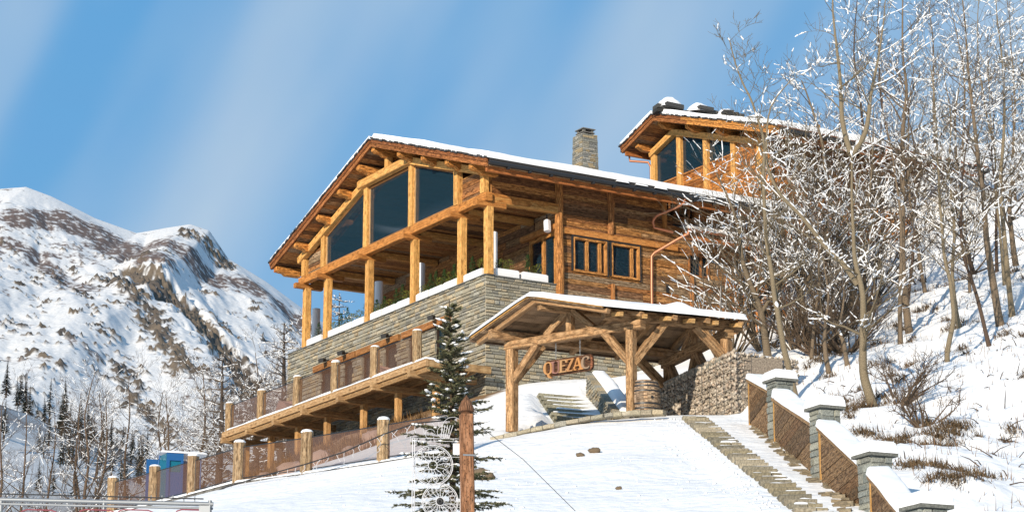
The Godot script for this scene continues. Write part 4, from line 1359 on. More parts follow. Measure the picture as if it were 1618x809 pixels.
func make_deck() -> void:
	var o := thing("timber_deck", "raised timber deck with snowy edge running below the stone wall", "deck", local_to_world(Vector3(0, -3.24, 0)), CHALET_TURN)
	var Z := Vector3(0, 0, 1)
	var pale := Color(0.46, 0.31, 0.165)
	# floor boards across, edge boards, bearers, posts
	for i in 54:
		var z := -15.35 + i * 0.29
		one("floor_board", M.wood, o, Vector3(-2.42, -0.07, z + 0.006), Vector3(-0.1, -0.02, z + 0.284), pale * rng.randf_range(0.7, 1.1))
	hewn("edge_beam", o, Vector3(-2.52, -0.16, -15.5), Vector3(-2.52, -0.16, 0.55), 0.1, 0.24, Color(0.52, 0.35, 0.19))
	hewn("edge_beam", o, Vector3(-2.44, -0.36, -15.3), Vector3(-2.44, -0.36, 0.5), 0.12, 0.18, Color(0.40, 0.26, 0.13))
	hewn("edge_beam", o, Vector3(-2.45, -0.17, 0.5), Vector3(-0.1, -0.17, 0.5), 0.1, 0.24, Color(0.46, 0.31, 0.16))
	for x in [-1.95, -1.3, -0.65]:
		hewn("joist", o, Vector3(x, -0.2, -15.3), Vector3(x, -0.2, 0.4), 0.09, 0.24, Color(0.34, 0.22, 0.11))
	var zs := [-15.1, -12.9, -10.6, -8.25, -5.45, -2.92, -0.3]
	for z in zs:
		hewn("bearer", o, Vector3(-2.75, -0.42, z), Vector3(-0.2, -0.42, z), 0.2, 0.22, pale)
		hewn("deck_post", o, Vector3(-1.7, -2.9, z), Vector3(-1.7, -0.5, z), 0.2, 0.2, Color(0.56, 0.34, 0.15), 0.008, null, Vector3.RIGHT)
	var s := G.new()
	snow_pad(s, Vector3(-2.56, -0.03, -15.4), Vector3(0.5, 0, 0), Vector3(0, 0, 15.85), 0.10, 8, 90, 0.12, 0.6)
	part(s, "edge_snow", M.snow_cap, o)
	# slope earth behind the deck posts
	var zp := [-15.2, -12.35, -9.32, -6.28, -3.33, -0.36]
	for i in 6:
		var names := ["at the far end of the deck rail", "second from the far end of the deck rail", "third from the far end of the deck rail", "third from the house corner on the deck rail", "second from the house corner on the deck rail", "at the house corner end of the deck rail"]
		var p := thing("deck_rail_post", "snow-capped log post " + names[i], "post", local_to_world(Vector3(-2.4, -3.24, zp[i])), CHALET_TURN, "snow-capped log posts on the deck rail")
		log_post(p, 1.06, 0.15, Color(0.44, 0.32, 0.19))
		if i < 5:
			tint_panel("deck_glass_panel", "tinted glass panel " + ["at the far end", "in front of the far covered lounger", "between the middle pair of posts", "in front of the stone wall between dark windows", "in front of the covered lounger near the spruce"][i] + " of the deck", "tinted glass panels of the deck rail", local_to_world(Vector3(-2.4, -3.24, zp[i] + 0.15)), local_to_world(Vector3(-2.4, -3.24, zp[i + 1] - 0.15)), 0.95)
	# loungers under pink covers
	for q in [[-11.6, "dusty pink covered lounger on the deck behind the far glass panels"], [-4.1, "dusty pink covered lounger on the deck below the black spotlight"], [-13.4, "low pink covered seat at the far end of the deck"]]:
		var l := thing("covered_lounger", q[1], "lounger", local_to_world(Vector3(-1.35, -3.26, q[0])), CHALET_TURN, "covered loungers on the deck")
		var g := G.new()
		var P := PackedVector3Array()
		var big := 1.0 if q[0] != -13.4 else 0.6
		for j in 15:
			for i in 31:
				var u := float(i) / 30.0
				var v := float(j) / 14.0
				var e := minf(minf(u, 1 - u) * 6.0, minf(v, 1 - v) * 4.0)
				var prof := lerpf(0.42, 0.78, smoothstep(0.45, 0.85, u)) * big
				var fold := 0.05 * nz.get_noise_2d(u * 400.0 + q[0] * 30.0, v * 160.0)
				var h := (prof + fold) * smoothstep(0.0, 0.5, e)
				P.append(Vector3(-0.5 + v * 1.0, h, 0.95 - u * 1.9))
		g.sheet(P, 31, 15)
		part(g, "cover", M.cloth, l)
		for x in [-0.4, 0.4]:
			for z in [-0.8, 0.8]:
				one("leg", M.galvanised, l, Vector3(x - 0.02, 0, z - 0.02), Vector3(x + 0.02, 0.3, z + 0.02))

# ---------------------------------------------------------------- lower fence, its ledge and the earth bank
func make_lower_fence() -> void:
	var pts := [Vector3(-12.7, 0, -73.5), Vector3(-11.0, 0, -71.0), Vector3(-9.55, 0, -69.0), Vector3(-7.88, 0, -66.5), Vector3(-5.78, 0, -64.7), Vector3(-3.53, 0, -63.0), Vector3(-1.3, 0, -61.5)]
	var hs := [12.05, 12.0, 12.0, 11.98, 11.95, 12.0, 12.1]
	var names := ["farthest down beside the blue glass hut", "in front of the blue glass hut", "where the ledge turns beside the larch", "below the far end of the deck", "below the middle of the deck", "just left of the spruce", "right behind the spruce"]
	for i in pts.size():
		pts[i].y = hs[i]
		var p := thing("fence_post", "snow-capped log post on the lower ledge, " + names[i], "post", pts[i], rng.randf() * 90.0, "snow-capped log posts of the lower fence")
		log_post(p, 1.13, 0.16, Color(0.43, 0.32, 0.2))
		if i > 0:
			var d: Vector3 = (pts[i] - pts[i - 1]).normalized() * 0.16
			tint_panel("fence_glass_panel", "tinted glass panel on the lower ledge, " + ["beside the blue glass hut", "right of the blue glass hut", "below the larch tree", "below the far end of the deck", "below the deck, before the dry grass bank", "behind the spruce"][i - 1], "tinted glass panels of the lower fence", pts[i - 1] + d, pts[i] - d, 0.98)
	# stone ledge the fence stands on
	var w := thing("ledge_wall", "low grey stone ledge with snow on top carrying the lower fence", "wall", Vector3(-5.8, 11.7, -64.7))
	for i in pts.size() - 1:
		var a: Vector3 = pts[i] - w.position
		var b: Vector3 = pts[i + 1] - w.position
		var n := maxi(2, int((b - a).length() / 0.6))
		for k in n:
			var g := G.new()
			g.col = Color(0.22, 0.21, 0.19) * rng.randf_range(0.7, 1.25)
			g.beam(a.lerp(b, float(k) / n) + Vector3(0, -0.3, 0), a.lerp(b, (k + 0.97) / n) + Vector3(0, -0.3, 0), 0.42, 0.5, 0.03, 2, rng)
			part(g, "stone", M.stone, w)
		var s := G.new()
		var side := (b - a).cross(Vector3.UP).normalized() * 0.19
		snow_pad(s, a + side - Vector3(0, 0.06, 0), b - a, -side * 2.0, 0.09, 24, 7, 0.12, 0.6)
		part(s, "snow", M.snow_cap, w)
	# bank of dry grass and pinkish boulders between ledge and deck
	var bankg := G.new()
	for i in 5200:
		var lz := rng.randf_range(-14.5, 1.0)
		var lx := rng.randf_range(-6.2, -1.6)
		var p := local_to_world(Vector3(lx, 0, lz))
		p.y = ground(p.x, p.z) - 0.02
		if nz.get_noise_2d(p.x * 40.0, p.z * 40.0) < -0.12:
			continue
		var l := rng.randf_range(0.18, 0.5)
		var a := rng.randf() * TAU
		var lean := Vector3(cos(a), 0, sin(a)) * rng.randf_range(0.1, 0.8) + Vector3(-0.2, 1, 0.45)
		var s := Vector3(-sin(a), 0, cos(a)) * 0.02
		bankg.col = Color(0.33, 0.19, 0.075).lerp(Color(0.16, 0.095, 0.045), rng.randf()) * rng.randf_range(0.8, 1.2)
		bankg.flat(p - s, p + s, p + lean.normalized() * l)
	var bg := part(bankg, "dry_grass", M.grass, self)
	tag(stuff(bg), "brown dry grass covering the bank under the timber deck", "grass")
	for i in 34:
		var p := local_to_world(Vector3(rng.randf_range(-6.0, -3.6), 0, rng.randf_range(-14.0, 0.5)))
		p.y = ground(p.x, p.z) + 0.02
		var r := rng.randf_range(0.22, 0.55)
		var g := G.new()
		g.col = pick([Color(0.52, 0.36, 0.29), Color(0.56, 0.42, 0.35), Color(0.44, 0.31, 0.25)])
		boulder(g, Vector3.ZERO, r, i * 17.0)
		var o := lone(g, "boulder", M.stone, "pinkish boulder lying in the dry grass below the deck", "rock", "boulders on the bank below the deck")
		o.position = p
		o.rotation.y = rng.randf() * TAU

func boulder(g: G, p: Vector3, r: float, sd: float) -> void:
	var P := PackedVector3Array()
	for j in 8:
		for i in 13:
			var a := TAU * (i % 12) / 12.0
			var b := PI * (j / 7.0 - 0.5)
			var d := Vector3(cos(a) * cos(b), sin(b), -sin(a) * cos(b))
			var k := r * (1.0 + 0.75 * nz.get_noise_3d(d.x * 55.0 + sd, d.y * 55.0, d.z * 55.0 + sd))
			P.append(p + Vector3(d.x, d.y * 0.7, d.z * 0.8) * k)
	g.sheet(P, 13, 8)

# ---------------------------------------------------------------- pavilion
const FR := Vector3(3.35, 15.87, -64.0)
const FL := Vector3(0.0, 15.87, -66.63)
const RR := Vector3(6.14, 15.87, -65.16)
const RL := Vector3(4.75, 15.87, -69.1)
const HEWN := Color(0.44, 0.285, 0.155)

func make_pavilion() -> void:
	var o := thing("timber_pavilion", "open pavilion of hewn timber posts and braces under a snowy gable roof", "pavilion", Vector3(3.3, 13.49, -66.0))
	var B := o.position
	var a := FL - B
	var b := FR - B
	var c := RR - B
	var d := RL - B
	var front := (b - a).normalized()
	var right := (c - b).normalized()
	var left := (d - a).normalized()
	var rear := (c - d).normalized()
	var U := Vector3.UP
	var j := 0.008
	var hm: Material = M.hewn
	hewn("post", o, a - U * 2.42, a, 0.29, 0.29, HEWN * 1.1, j, hm, front, 0.1)
	hewn("post", o, b - U * 2.42, b, 0.25, 0.25, HEWN * 1.1, j, hm, front, 0.1)
	hewn("post", o, c - U * 0.58, c, 0.28, 0.26, HEWN * 1.1, j, hm, front, 0.1)
	hewn("post", o, d - U * 0.45, d, 0.26, 0.26, HEWN, j, hm, front, 0.1)
	hewn("tie_beam", o, a - front * 0.2 + U * 0.13, b + front * 0.42 + U * 0.13, 0.26, 0.27, HEWN * 1.12, j, hm, U, 0.1)
	hewn("tie_beam", o, d - rear * 0.3 + U * 0.13, c + rear * 0.22 + U * 0.13, 0.28, 0.27, HEWN, j, hm, U, 0.1)
	# purlins with cut-back noses
	hewn("purlin", o, a - left * 0.72 + U * 0.40, d + left * 0.35 + U * 0.40, 0.26, 0.28, HEWN * 0.95, j, hm, U, 0.1)
	hewn("purlin", o, b - right * 0.85 + U * 0.40, c + right * 0.45 + U * 0.40, 0.28, 0.30, HEWN * 0.8, j, hm, U, 0.1)
	var mf := (a + b) * 0.5
	var mr := (c + d) * 0.5
	var along_ := (mr - mf).normalized()
	hewn("ridge_purlin", o, mf - along_ * 1.0 + U * 0.92, mr + along_ * 0.3 + U * 0.92, 0.26, 0.26, HEWN * 0.95, j, hm, U, 0.1)
	# trusses
	for q in [[mf, front], [mr, rear]]:
		hewn("king_post", o, q[0] + U * 0.26, q[0] + U * 0.80, 0.22, 0.2, HEWN, j, hm, front, 0.1)
		hewn("strut", o, q[0] - q[1] * 0.85 + U * 0.24, q[0] - q[1] * 0.1 + U * 0.84, 0.22, 0.2, HEWN, j, hm, U, 0.1)
		hewn("strut", o, q[0] + q[1] * 0.85 + U * 0.24, q[0] + q[1] * 0.1 + U * 0.84, 0.22, 0.2, HEWN, j, hm, U, 0.1)
	# knee braces
	hewn("brace", o, a - U * 0.95 + front * 0.05, a + front * 0.95 + U * 0.04, 0.22, 0.22, HEWN * 1.05, j, hm, U, 0.1)
	hewn("brace", o, a - U * 0.95 + left * 0.05, a + left * 1.0 + U * 0.2, 0.22, 0.22, HEWN * 0.9, j, hm, U, 0.1)
	hewn("brace", o, b - U * 0.9 - front * 0.05, b - front * 0.9 + U * 0.04, 0.22, 0.22, HEWN * 1.05, j, hm, U, 0.1)
	hewn("brace", o, b - U * 0.95 + right * 0.05, b + right * 1.05 + U * 0.28, 0.22, 0.24, HEWN * 1.05, j, hm, U, 0.1)
	hewn("brace", o, c - U * 0.6 - right * 0.0, c - right * 0.95 + U * 0.3, 0.22, 0.26, HEWN * 1.05, j, hm, U, 0.1)
	hewn("brace", o, d - U * 0.7 - left * 0.05, d - left * 1.25 + U * 0.3, 0.24, 0.24, HEWN * 0.85, j, hm, U, 0.1)
	hewn("brace", o, d - U * 0.45 + rear * 0.55, d + rear * 0.1 + U * 0.05, 0.2, 0.2, HEWN * 0.85, j, hm, U, 0.1)
	hewn("brace", o, mr - U * 0.5 - rear * 0.35, mr - rear * 0.05 + U * 0.0, 0.22, 0.22, HEWN * 0.8, j, hm, U, 0.1)
	hewn("brace", o, mr - U * 0.5 + rear * 0.5, mr + rear * 0.05 + U * 0.0, 0.22, 0.22, HEWN * 0.8, j, hm, U, 0.1)
	# roof planes, as four corners each: front eave, front ridge, rear ridge, rear eave
	var nl := Vector3(-left.z, 0, left.x) if Vector3(-left.z, 0, left.x).dot(a - b) > 0 else Vector3(left.z, 0, -left.x)
	var nr_ := Vector3(-right.z, 0, right.x) if Vector3(-right.z, 0, right.x).dot(b - a) > 0 else Vector3(right.z, 0, -right.x)
	var ef := a - left * 0.95 + nl * 0.85 + U * 0.36
	var er := d + left * 0.5 + nl * 0.85 + U * 0.36
	var rf := mf - along_ * 1.3 + U * 1.12
	var rr := mr + along_ * 0.35 + U * 1.12
	var gf := b - right * 1.15 + nr_ * 0.62 + U * 0.40
	var gr := c + right * 0.35 + nr_ * 0.62 + U * 0.40
	for q in [[ef, rf, rr, er], [rf, gf, gr, rr]]:
		var n0: Vector3 = (q[2] - q[0]).cross(q[3] - q[1]).normalized()
		if n0.y < 0:
			n0 = -n0
		# rafters up the slope
		for i in 5:
			var f := 0.04 + 0.23 * i
			hewn("rafter", o, q[0].lerp(q[3], f) - n0 * 0.06, q[1].lerp(q[2], f) - n0 * 0.06, 0.15, 0.14, HEWN * 0.95, 0.008)
		# roof boards run along the house
		var nb := 12
		for i in nb:
			var g := G.new()
			g.col = Color(0.40, 0.285, 0.18) * rng.randf_range(0.75, 1.15)
			g.uo = Vector2(rng.randf() * 9, rng.randf() * 9)
			var p0: Vector3 = q[0].lerp(q[1], (i + 0.03) / nb)
			var p1: Vector3 = q[0].lerp(q[1], (i + 0.97) / nb)
			var p2: Vector3 = q[3].lerp(q[2], (i + 0.97) / nb)
			var p3: Vector3 = q[3].lerp(q[2], (i + 0.03) / nb)
			var L := (p3 - p0).length()
			g.quad(p0 + n0 * 0.03, p3 + n0 * 0.03, p2 + n0 * 0.03, p1 + n0 * 0.03, L, 0.2)
			g.quad(p0, p1, p2, p3, L, 0.2)
			g.quad(p0, p3, p3 + n0 * 0.03, p0 + n0 * 0.03, L, 0.03)
			g.quad(p1, p0, p0 + n0 * 0.03, p1 + n0 * 0.03, 0.2, 0.03)
			part(g, "roof_board", M.wood, o)
		hewn("verge_board", o, q[0] + n0 * 0.055, q[1] + n0 * 0.055, 0.08, 0.05, Color(0.62, 0.37, 0.13), 0.0)
		var gm := G.new()
		gm.col = Color(0.07, 0.065, 0.06)
		gm.quad(q[0] + n0 * 0.06, q[3] + n0 * 0.06, q[2] + n0 * 0.06, q[1] + n0 * 0.06)
		part(gm, "roof_felt", M.slate, o)
	hewn("eave_board", o, ef + U * 0.0, er + U * 0.0, 0.05, 0.12, Color(0.20, 0.15, 0.11), 0.0)
	# rafter tails along the right eave
	for i in 6:
		var p: Vector3 = gf.lerp(gr, 0.12 + i * 0.165)
		hewn("rafter_tail", o, p - nr_ * 0.6 - U * 0.0, p + nr_ * 0.06 - U * 0.12, 0.12, 0.12, Color(0.66, 0.43, 0.19), 0.004)
	# one quilt of snow over both planes
	var s := G.new()
	var P := PackedVector3Array()
	var nu := 60
	var nv := 41
	for jj in nv:
		for ii in nu:
			var u := lerpf(-0.015, 1.015, float(ii) / (nu - 1))
			var v := float(jj) / (nv - 1)
			var p: Vector3
			var vv := lerpf(-0.03, 2.03, v)
			if vv < 1.0:
				p = ef.lerp(rf, vv).lerp(er.lerp(rr, vv), u)
			else:
				p = rf.lerp(gf, vv - 1.0).lerp(rr.lerp(gr, vv - 1.0), u)
			var e := minf(minf(u + 0.015, 1.015 - u) * 5.6, minf(vv + 0.03, 2.03 - vv) * 2.6) / 0.16
			e = clampf(e, 0.0, 1.0)
			var w := nz.get_noise_2d(p.x * 20.0, p.z * 20.0)
			var w2 := nz.get_noise_2d(p.x * 70.0, p.z * 70.0)
			var heap := 0.16 * exp(-((u - 0.62) / 0.06) ** 2 - ((vv - 1.75) / 0.14) ** 2)
			var nose := minf(1.0, absf(vv - 1.0) * 6.0)
			P.append(p + U * (0.07 + 0.17 * sqrt(maxf(0.0, 1.0 - (1.0 - e) ** 2)) * (1.0 + 0.3 * w + 0.12 * w2) + heap - 0.03 * (1.0 - nose)))
	var flip := (P[1] - P[0]).cross(P[nu] - P[0]).y < 0
	if flip:
		var Q := PackedVector3Array()
		for jj in nv:
			for ii in nu:
				Q.append(P[jj * nu + nu - 1 - ii])
		P = Q
	s.sheet(P, nu, nv)
	part(s, "roof_snow", M.snow_cap, o)
	make_sign(front)
	make_barrel()

func make_sign(front: Vector3) -> void:
	var mid := FL.lerp(FR, 0.487)
	var at := Vector3(mid.x, 14.9, mid.z)
	var turn := rad_to_deg(atan2(-front.z, front.x))
	var o := thing("hanging_sign", "hanging wooden name sign reading QUEZAC on two chains", "sign", at, turn)
	o.scale = Vector3(0.9, 0.9, 0.9)
	var X := Vector3(1, 0, 0)
	# a plank behind the letters, with a rounded right end
	var pg := PackedVector2Array([Vector2(-0.92, 0.0), Vector2(0.86, 0.0), Vector2(0.95, 0.08), Vector2(0.97, 0.25), Vector2(0.94, 0.45), Vector2(0.88, 0.53), Vector2(-0.9, 0.53), Vector2(-0.95, 0.4), Vector2(-0.95, 0.1)])
	var g := G.new()
	g.col = Color(0.12, 0.065, 0.04)
	g.slab(pg, Vector3(0, 0, -0.05), X, Vector3.UP, Vector3(0, 0, 0.05))
	part(g, "board", M.wood, o)
	g = G.new()
	g.col = Color(0.30, 0.13, 0.075)
	g.slab(PackedVector2Array([Vector2(0.86, 0.02), Vector2(0.95, 0.1), Vector2(0.96, 0.25), Vector2(0.93, 0.43), Vector2(0.86, 0.51), Vector2(0.89, 0.3)]), Vector3(0, 0, 0.004), X, Vector3.UP, Vector3(0, 0, 0.03))
	part(g, "end_piece", M.wood, o)
	var font := SystemFont.new()
	font.font_names = PackedStringArray(["Droid Serif"])
	font.font_weight = 700
	var tints := [Color(0.38, 0.19, 0.07), Color(0.23, 0.11, 0.085), Color(0.35, 0.20, 0.09), Color(0.33, 0.16, 0.06), Color(0.40, 0.18, 0.055), Color(0.24, 0.165, 0.11)]
	var word := "QUEZAC"
	for i in word.length():
		var tm := TextMesh.new()
		tm.text = word[i]
		tm.font = font
		tm.font_size = 64
		tm.pixel_size = 0.0088
		tm.depth = 0.09
		var mm := mat(tints[i], 0.8)
		tm.material = mm
		var l := MeshInstance3D.new()
		l.name = "letter"
		l.mesh = tm
		o.add_child(l, true)
		l.position = Vector3(-0.775 + i * 0.295, 0.25, 0.05)
	for x in [-0.53, 0.43]:
		var chain := Node3D.new()
		chain.name = "chain"
		o.add_child(chain, true)
		for k in 9:
			var lk := G.new()
			var y := 0.54 + k * 0.062
			var pts := []
			var rad := []
			for q in 7:
				var t := TAU * q / 6.0
				var w := cos(t) * 0.02
				pts.append(Vector3(x + (w if k % 2 == 0 else 0.0), y + 0.038 + sin(t) * 0.042, -0.02 + (w if k % 2 == 1 else 0.0)))
				rad.append(0.008)
			lk.tube(pts, rad, 4, false)
			part(lk, "link", M.galvanised, chain)

func make_barrel() -> void:
	var o := thing("wine_barrel", "weathered oak barrel with dark hoops standing beside the pavilion post", "barrel", Vector3(3.74, 13.45, -64.15), 20.0)
	var h := 0.97
	var prof := []
	for i in 11:
		var f := i / 10.0
		prof.append(Vector2(0.355 + 0.075 * (1.0 - (2.0 * f - 1.0) ** 2), f * h))
	for k in 24:
		var g := G.new()
		g.col = pick([Color(0.45, 0.34, 0.235), Color(0.39, 0.295, 0.21), Color(0.50, 0.37, 0.25), Color(0.35, 0.27, 0.2)]) * rng.randf_range(0.85, 1.15)
		g.uo = Vector2(rng.randf() * 9, rng.randf() * 9)
		var a0 := TAU * (k + 0.02) / 24.0
		var a1 := TAU * (k + 0.98) / 24.0
		for i in 10:
			var p: Vector2 = prof[i]
			var q: Vector2 = prof[i + 1]
			var d0 := Vector3(cos(a0), 0, -sin(a0))
			var d1 := Vector3(cos(a1), 0, -sin(a1))
			g.uo.x += 0.1
			g.quad(d0 * p.x + Vector3.UP * p.y, d1 * p.x + Vector3.UP * p.y, d1 * q.x + Vector3.UP * q.y, d0 * q.x + Vector3.UP * q.y, 0.1, 0.1)
		part(g, "stave", M.wood, o)
	var gi := G.new()
	gi.col = Color(0.30, 0.22, 0.15)
	var inner := []
	for p in prof:
		inner.append(Vector2(p.x - 0.012, p.y))
	gi.lathe(Vector3.ZERO, inner, 24)
	part(gi, "staves_inside", M.wood, o)
	gi = G.new()
	gi.col = Color(0.30, 0.24, 0.17)
	gi.lathe(Vector3.ZERO, [Vector2(0.35, h - 0.05), Vector2(0.0, h - 0.05)], 24)
	part(gi, "head", M.wood, o)
	for y in [0.07, 0.17, 0.30, 0.66, 0.80, 0.90]:
		var f: float = y / h
		var r := 0.357 + 0.075 * (1.0 - (2.0 * f - 1.0) ** 2)
		var g := G.new()
		g.lathe(Vector3.ZERO, [Vector2(r, y - 0.022), Vector2(r + 0.008, y - 0.02), Vector2(r + 0.008, y + 0.02), Vector2(r, y + 0.022)], 28)
		part(g, "hoop", M.dark_metal, o)
	var gb := G.new()
	var bd := Vector3(0.05, 0, 1).normalized()
	gb.tube([bd * 0.40 + Vector3.UP * 0.47, bd * 0.455 + Vector3.UP * 0.47], [0.045, 0.035], 10)
	part(gb, "bung", M.black, o)

# ---------------------------------------------------------------- walls and stairs round the pavilion
func make_stairs() -> void:
	# broad stone steps up to the chalet
	var o := thing("stone_stairs", "broad grey stone steps with patches of snow climbing to the chalet", "stairs", Vector3(1.75, 14.1, -69.6))
	var B := o.position
	var n := 9
	for i in n:
		var f := float(i) / (n - 1)
		var l := Vector3(lerpf(1.42, 0.85, f), 14.02 + i * 0.235, lerpf(-68.6, -73.4, f)) - B
		var r := Vector3(lerpf(3.08, 2.42, f), 14.02 + i * 0.235, lerpf(-69.3, -74.1, f)) - B
		var back := Vector3(-0.07, 0, -0.64)
		var nb := 3
		for k in nb:
			var a := l.lerp(r, (k + 0.01) / nb)
			var b := l.lerp(r, (k + 0.99) / nb)
			var g := G.new()
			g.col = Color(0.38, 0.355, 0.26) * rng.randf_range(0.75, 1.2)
			g.uo = Vector2(rng.randf() * 9, rng.randf() * 9)
			var c := (a + b) * 0.5 + back * 0.5
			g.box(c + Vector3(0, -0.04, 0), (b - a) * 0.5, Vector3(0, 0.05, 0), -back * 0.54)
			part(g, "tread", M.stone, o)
			g = G.new()
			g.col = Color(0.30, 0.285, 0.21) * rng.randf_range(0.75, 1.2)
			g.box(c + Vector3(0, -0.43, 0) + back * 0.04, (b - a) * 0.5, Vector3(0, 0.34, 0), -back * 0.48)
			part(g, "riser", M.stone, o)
		var s := G.new()
		var u0 := rng.randf_range(0.02, 0.3)
		var u1 := rng.randf_range(0.55, 0.98)
		snow_pad(s, l.lerp(r, u0) + Vector3(0, 0.012, 0) + back * 0.3, (r - l) * (u1 - u0), back * 0.68, 0.09, 16, 6, 0.12, 0.9)
		part(s, "snow", M.snow_cap, o)
	# wing wall on the right of the steps
	var w := thing("wing_wall", "sloping dry stone wall with snow on top right of the steps", "wall", Vector3(2.9, 14.0, -69.5))
	var W := w.position
	var p0 := Vector3(3.32, 13.6, -68.9) - W
	var p1 := Vector3(2.66, 13.6, -74.2) - W
	var d := (p1 - p0)
	var L := d.length()
	d = d.normalized()
	var nrm := Vector3(-d.z, 0, d.x)
	if nrm.x > 0:
		nrm = -nrm
	# the face turned to the steps, and the sloping top seen from below
	var top := [Vector2(0, 0.75), Vector2(L, 3.05)]
	stones(w, p1 + nrm * 0.22, -d, Vector3.UP, L, 3.2, 0.26, 0.1, WALLSTONE, [], 120, [Vector2(0, 3.05), Vector2(L, 0.75)])
	var nose := (nrm * -1.0)
	stones(w, p0 + nrm * 0.22, nose, Vector3.UP, 0.44, 0.75, 0.2, 0.1, WALLSTONE, [], 20)
	var g2 := G.new()
	g2.col = Color(0.38, 0.36, 0.30)
	var pg := PackedVector2Array([Vector2(0, 0), Vector2(L, 0), Vector2(L, 3.03), Vector2(0, 0.73)])
	g2.slab(pg, p0 - nrm * 0.2, d, Vector3.UP, nrm * 0.415)
	part(g2, "core", M.stone, w)
	var rise := Vector3(d.x * L, 2.3, d.z * L)
	for k in 15:
		var g := G.new()
		g.col = pick(WALLSTONE) * rng.randf_range(0.7, 1.1)
		var cc := p0 + Vector3(0, 0.79, 0) + rise * (k + 0.5) / 15.0
		g.box(cc, rise / 15.0 * 0.52, Vector3(0, rng.randf_range(0.03, 0.06), 0), nrm * rng.randf_range(-0.30, -0.24))
		part(g, "coping_stone", M.stone, w)
	var s2 := G.new()
	snow_pad(s2, p0 + Vector3(0, 0.84, 0) + nrm * 0.05, rise, -nrm * 0.45, 0.16, 40, 8, 0.16, 0.7)
	part(s2, "snow", M.snow_cap, w)

func make_gabion() -> void:
	var rear := (RR - RL).normalized()
	var near := RR + rear * 1.0
	var far := RL - rear * 2.0
	near.y = 15.28
	far.y = 15.28
	var o := thing("gabion_wall", "tall wall of small tan stones packed in wire baskets beside the barrel", "wall", Vector3(near.x, 13.0, near.z))
	var out := Vector3(-rear.z, 0, rear.x)
	if out.x > 0:
		out = -out
	# the wall stands a little in front of the posts it carries
	var off := out * 0.22
	var a := far + off - o.position
	var b := near + off - o.position
	var side := -out
	var L := (b - a).length()
	var H := 2.5
	a.y -= H
	b.y -= H
	var g := G.new()
	g.col = Color(0.34, 0.28, 0.22)
	g.box((a + b) * 0.5 + Vector3(0, H * 0.5 - 0.04, 0) + side * 0.8 , (b - a) * 0.5 - rear * 0.06, Vector3(0, H * 0.5 - 0.06, 0), side * 0.72)
	part(g, "fill", M.stone, o)
	var pal := [Color(0.56, 0.47, 0.37), Color(0.50, 0.42, 0.33), Color(0.62, 0.54, 0.44), Color(0.42, 0.36, 0.29), Color(0.66, 0.58, 0.49), Color(0.52, 0.41, 0.32)]
	gabion_face(o, a, (b - a) / L, side * -1.0, L, H, pal)
	var b2 := b + side * 2.2 + rear * -0.5
	var e2 := (b2 - b).normalized()
	gabion_face(o, b, e2, Vector3(-e2.z, 0, e2.x) if Vector3(-e2.z, 0, e2.x).dot(rear) > 0 else Vector3(e2.z, 0, -e2.x), (b2 - b).length(), H, pal)
	# concrete sill that carries the posts
	var gs := G.new()
	gs.col = Color(0.34, 0.33, 0.29)
	gs.box((a + b) * 0.5 + Vector3(0, H - 0.02, 0) + side * 0.32 - rear * 0.45, (b - a) * 0.5 - rear * 0.45, Vector3(0, 0.10, 0), side * 0.34)
	part(gs, "sill", M.concrete, o)
	var sn := G.new()
	snow_pad(sn, b + Vector3(0, H - 0.03, 0) + side * 0.1 - rear * 0.1, side * 2.1 - rear * 0.5, -rear * 0.85, 0.13, 26, 10, 0.2, 0.5)
	part(sn, "snow", M.snow_cap, o)

func gabion_face(o: Node3D, p: Vector3, e: Vector3, out: Vector3, L: float, H: float, pal: Array) -> void:
	var g := G.new()
	var v := 0.0
	while v < H - 0.05:
		var u := 0.0
		var rh := rng.randf_range(0.085, 0.13)
		while u < L:
			var rw := rng.randf_range(0.04, 0.085)
			g.col = pick(pal) * rng.randf_range(0.7, 1.2)
			var c := p + e * (u + rw * 0.5) + Vector3(0, v + rh * 0.5 + rng.randf_range(-0.045, 0.045), 0) + out * rng.randf_range(-0.04, 0.02)
			var tilt := rng.randf_range(-0.5, 0.5)
			var ax := (e * cos(tilt) + Vector3.UP * sin(tilt)) * rw * 0.75
			var ay := (Vector3.UP * cos(tilt) - e * sin(tilt)) * rh * rng.randf_range(0.6, 0.8)
			g.lump(c, ax, ay, ax.cross(ay).normalized() * 0.06 * (1.0 if ax.cross(ay).dot(out) > 0 else -1.0))
			u += rw
		v += rh
	stuff(part(g, "packed_stones", M.stone, o))
	for k in 9:
		var y := 0.12 + k * 0.27
		if y < H - 0.06:
			var w := G.new()
			w.tube([p + Vector3(0, y, 0) + out * 0.06, p + e * L + Vector3(0, y, 0) + out * 0.06], [0.008, 0.008], 4)
			part(w, "wire", M.dark_metal, o)
	for k in int(L / 0.5) + 1:
		var w := G.new()
		w.tube([p + e * (k * 0.5 + 0.05) + out * 0.065, p + e * (k * 0.5 + 0.05) + Vector3(0, H, 0) + out * 0.065], [0.006, 0.006], 4)
		part(w, "wire", M.dark_metal, o)

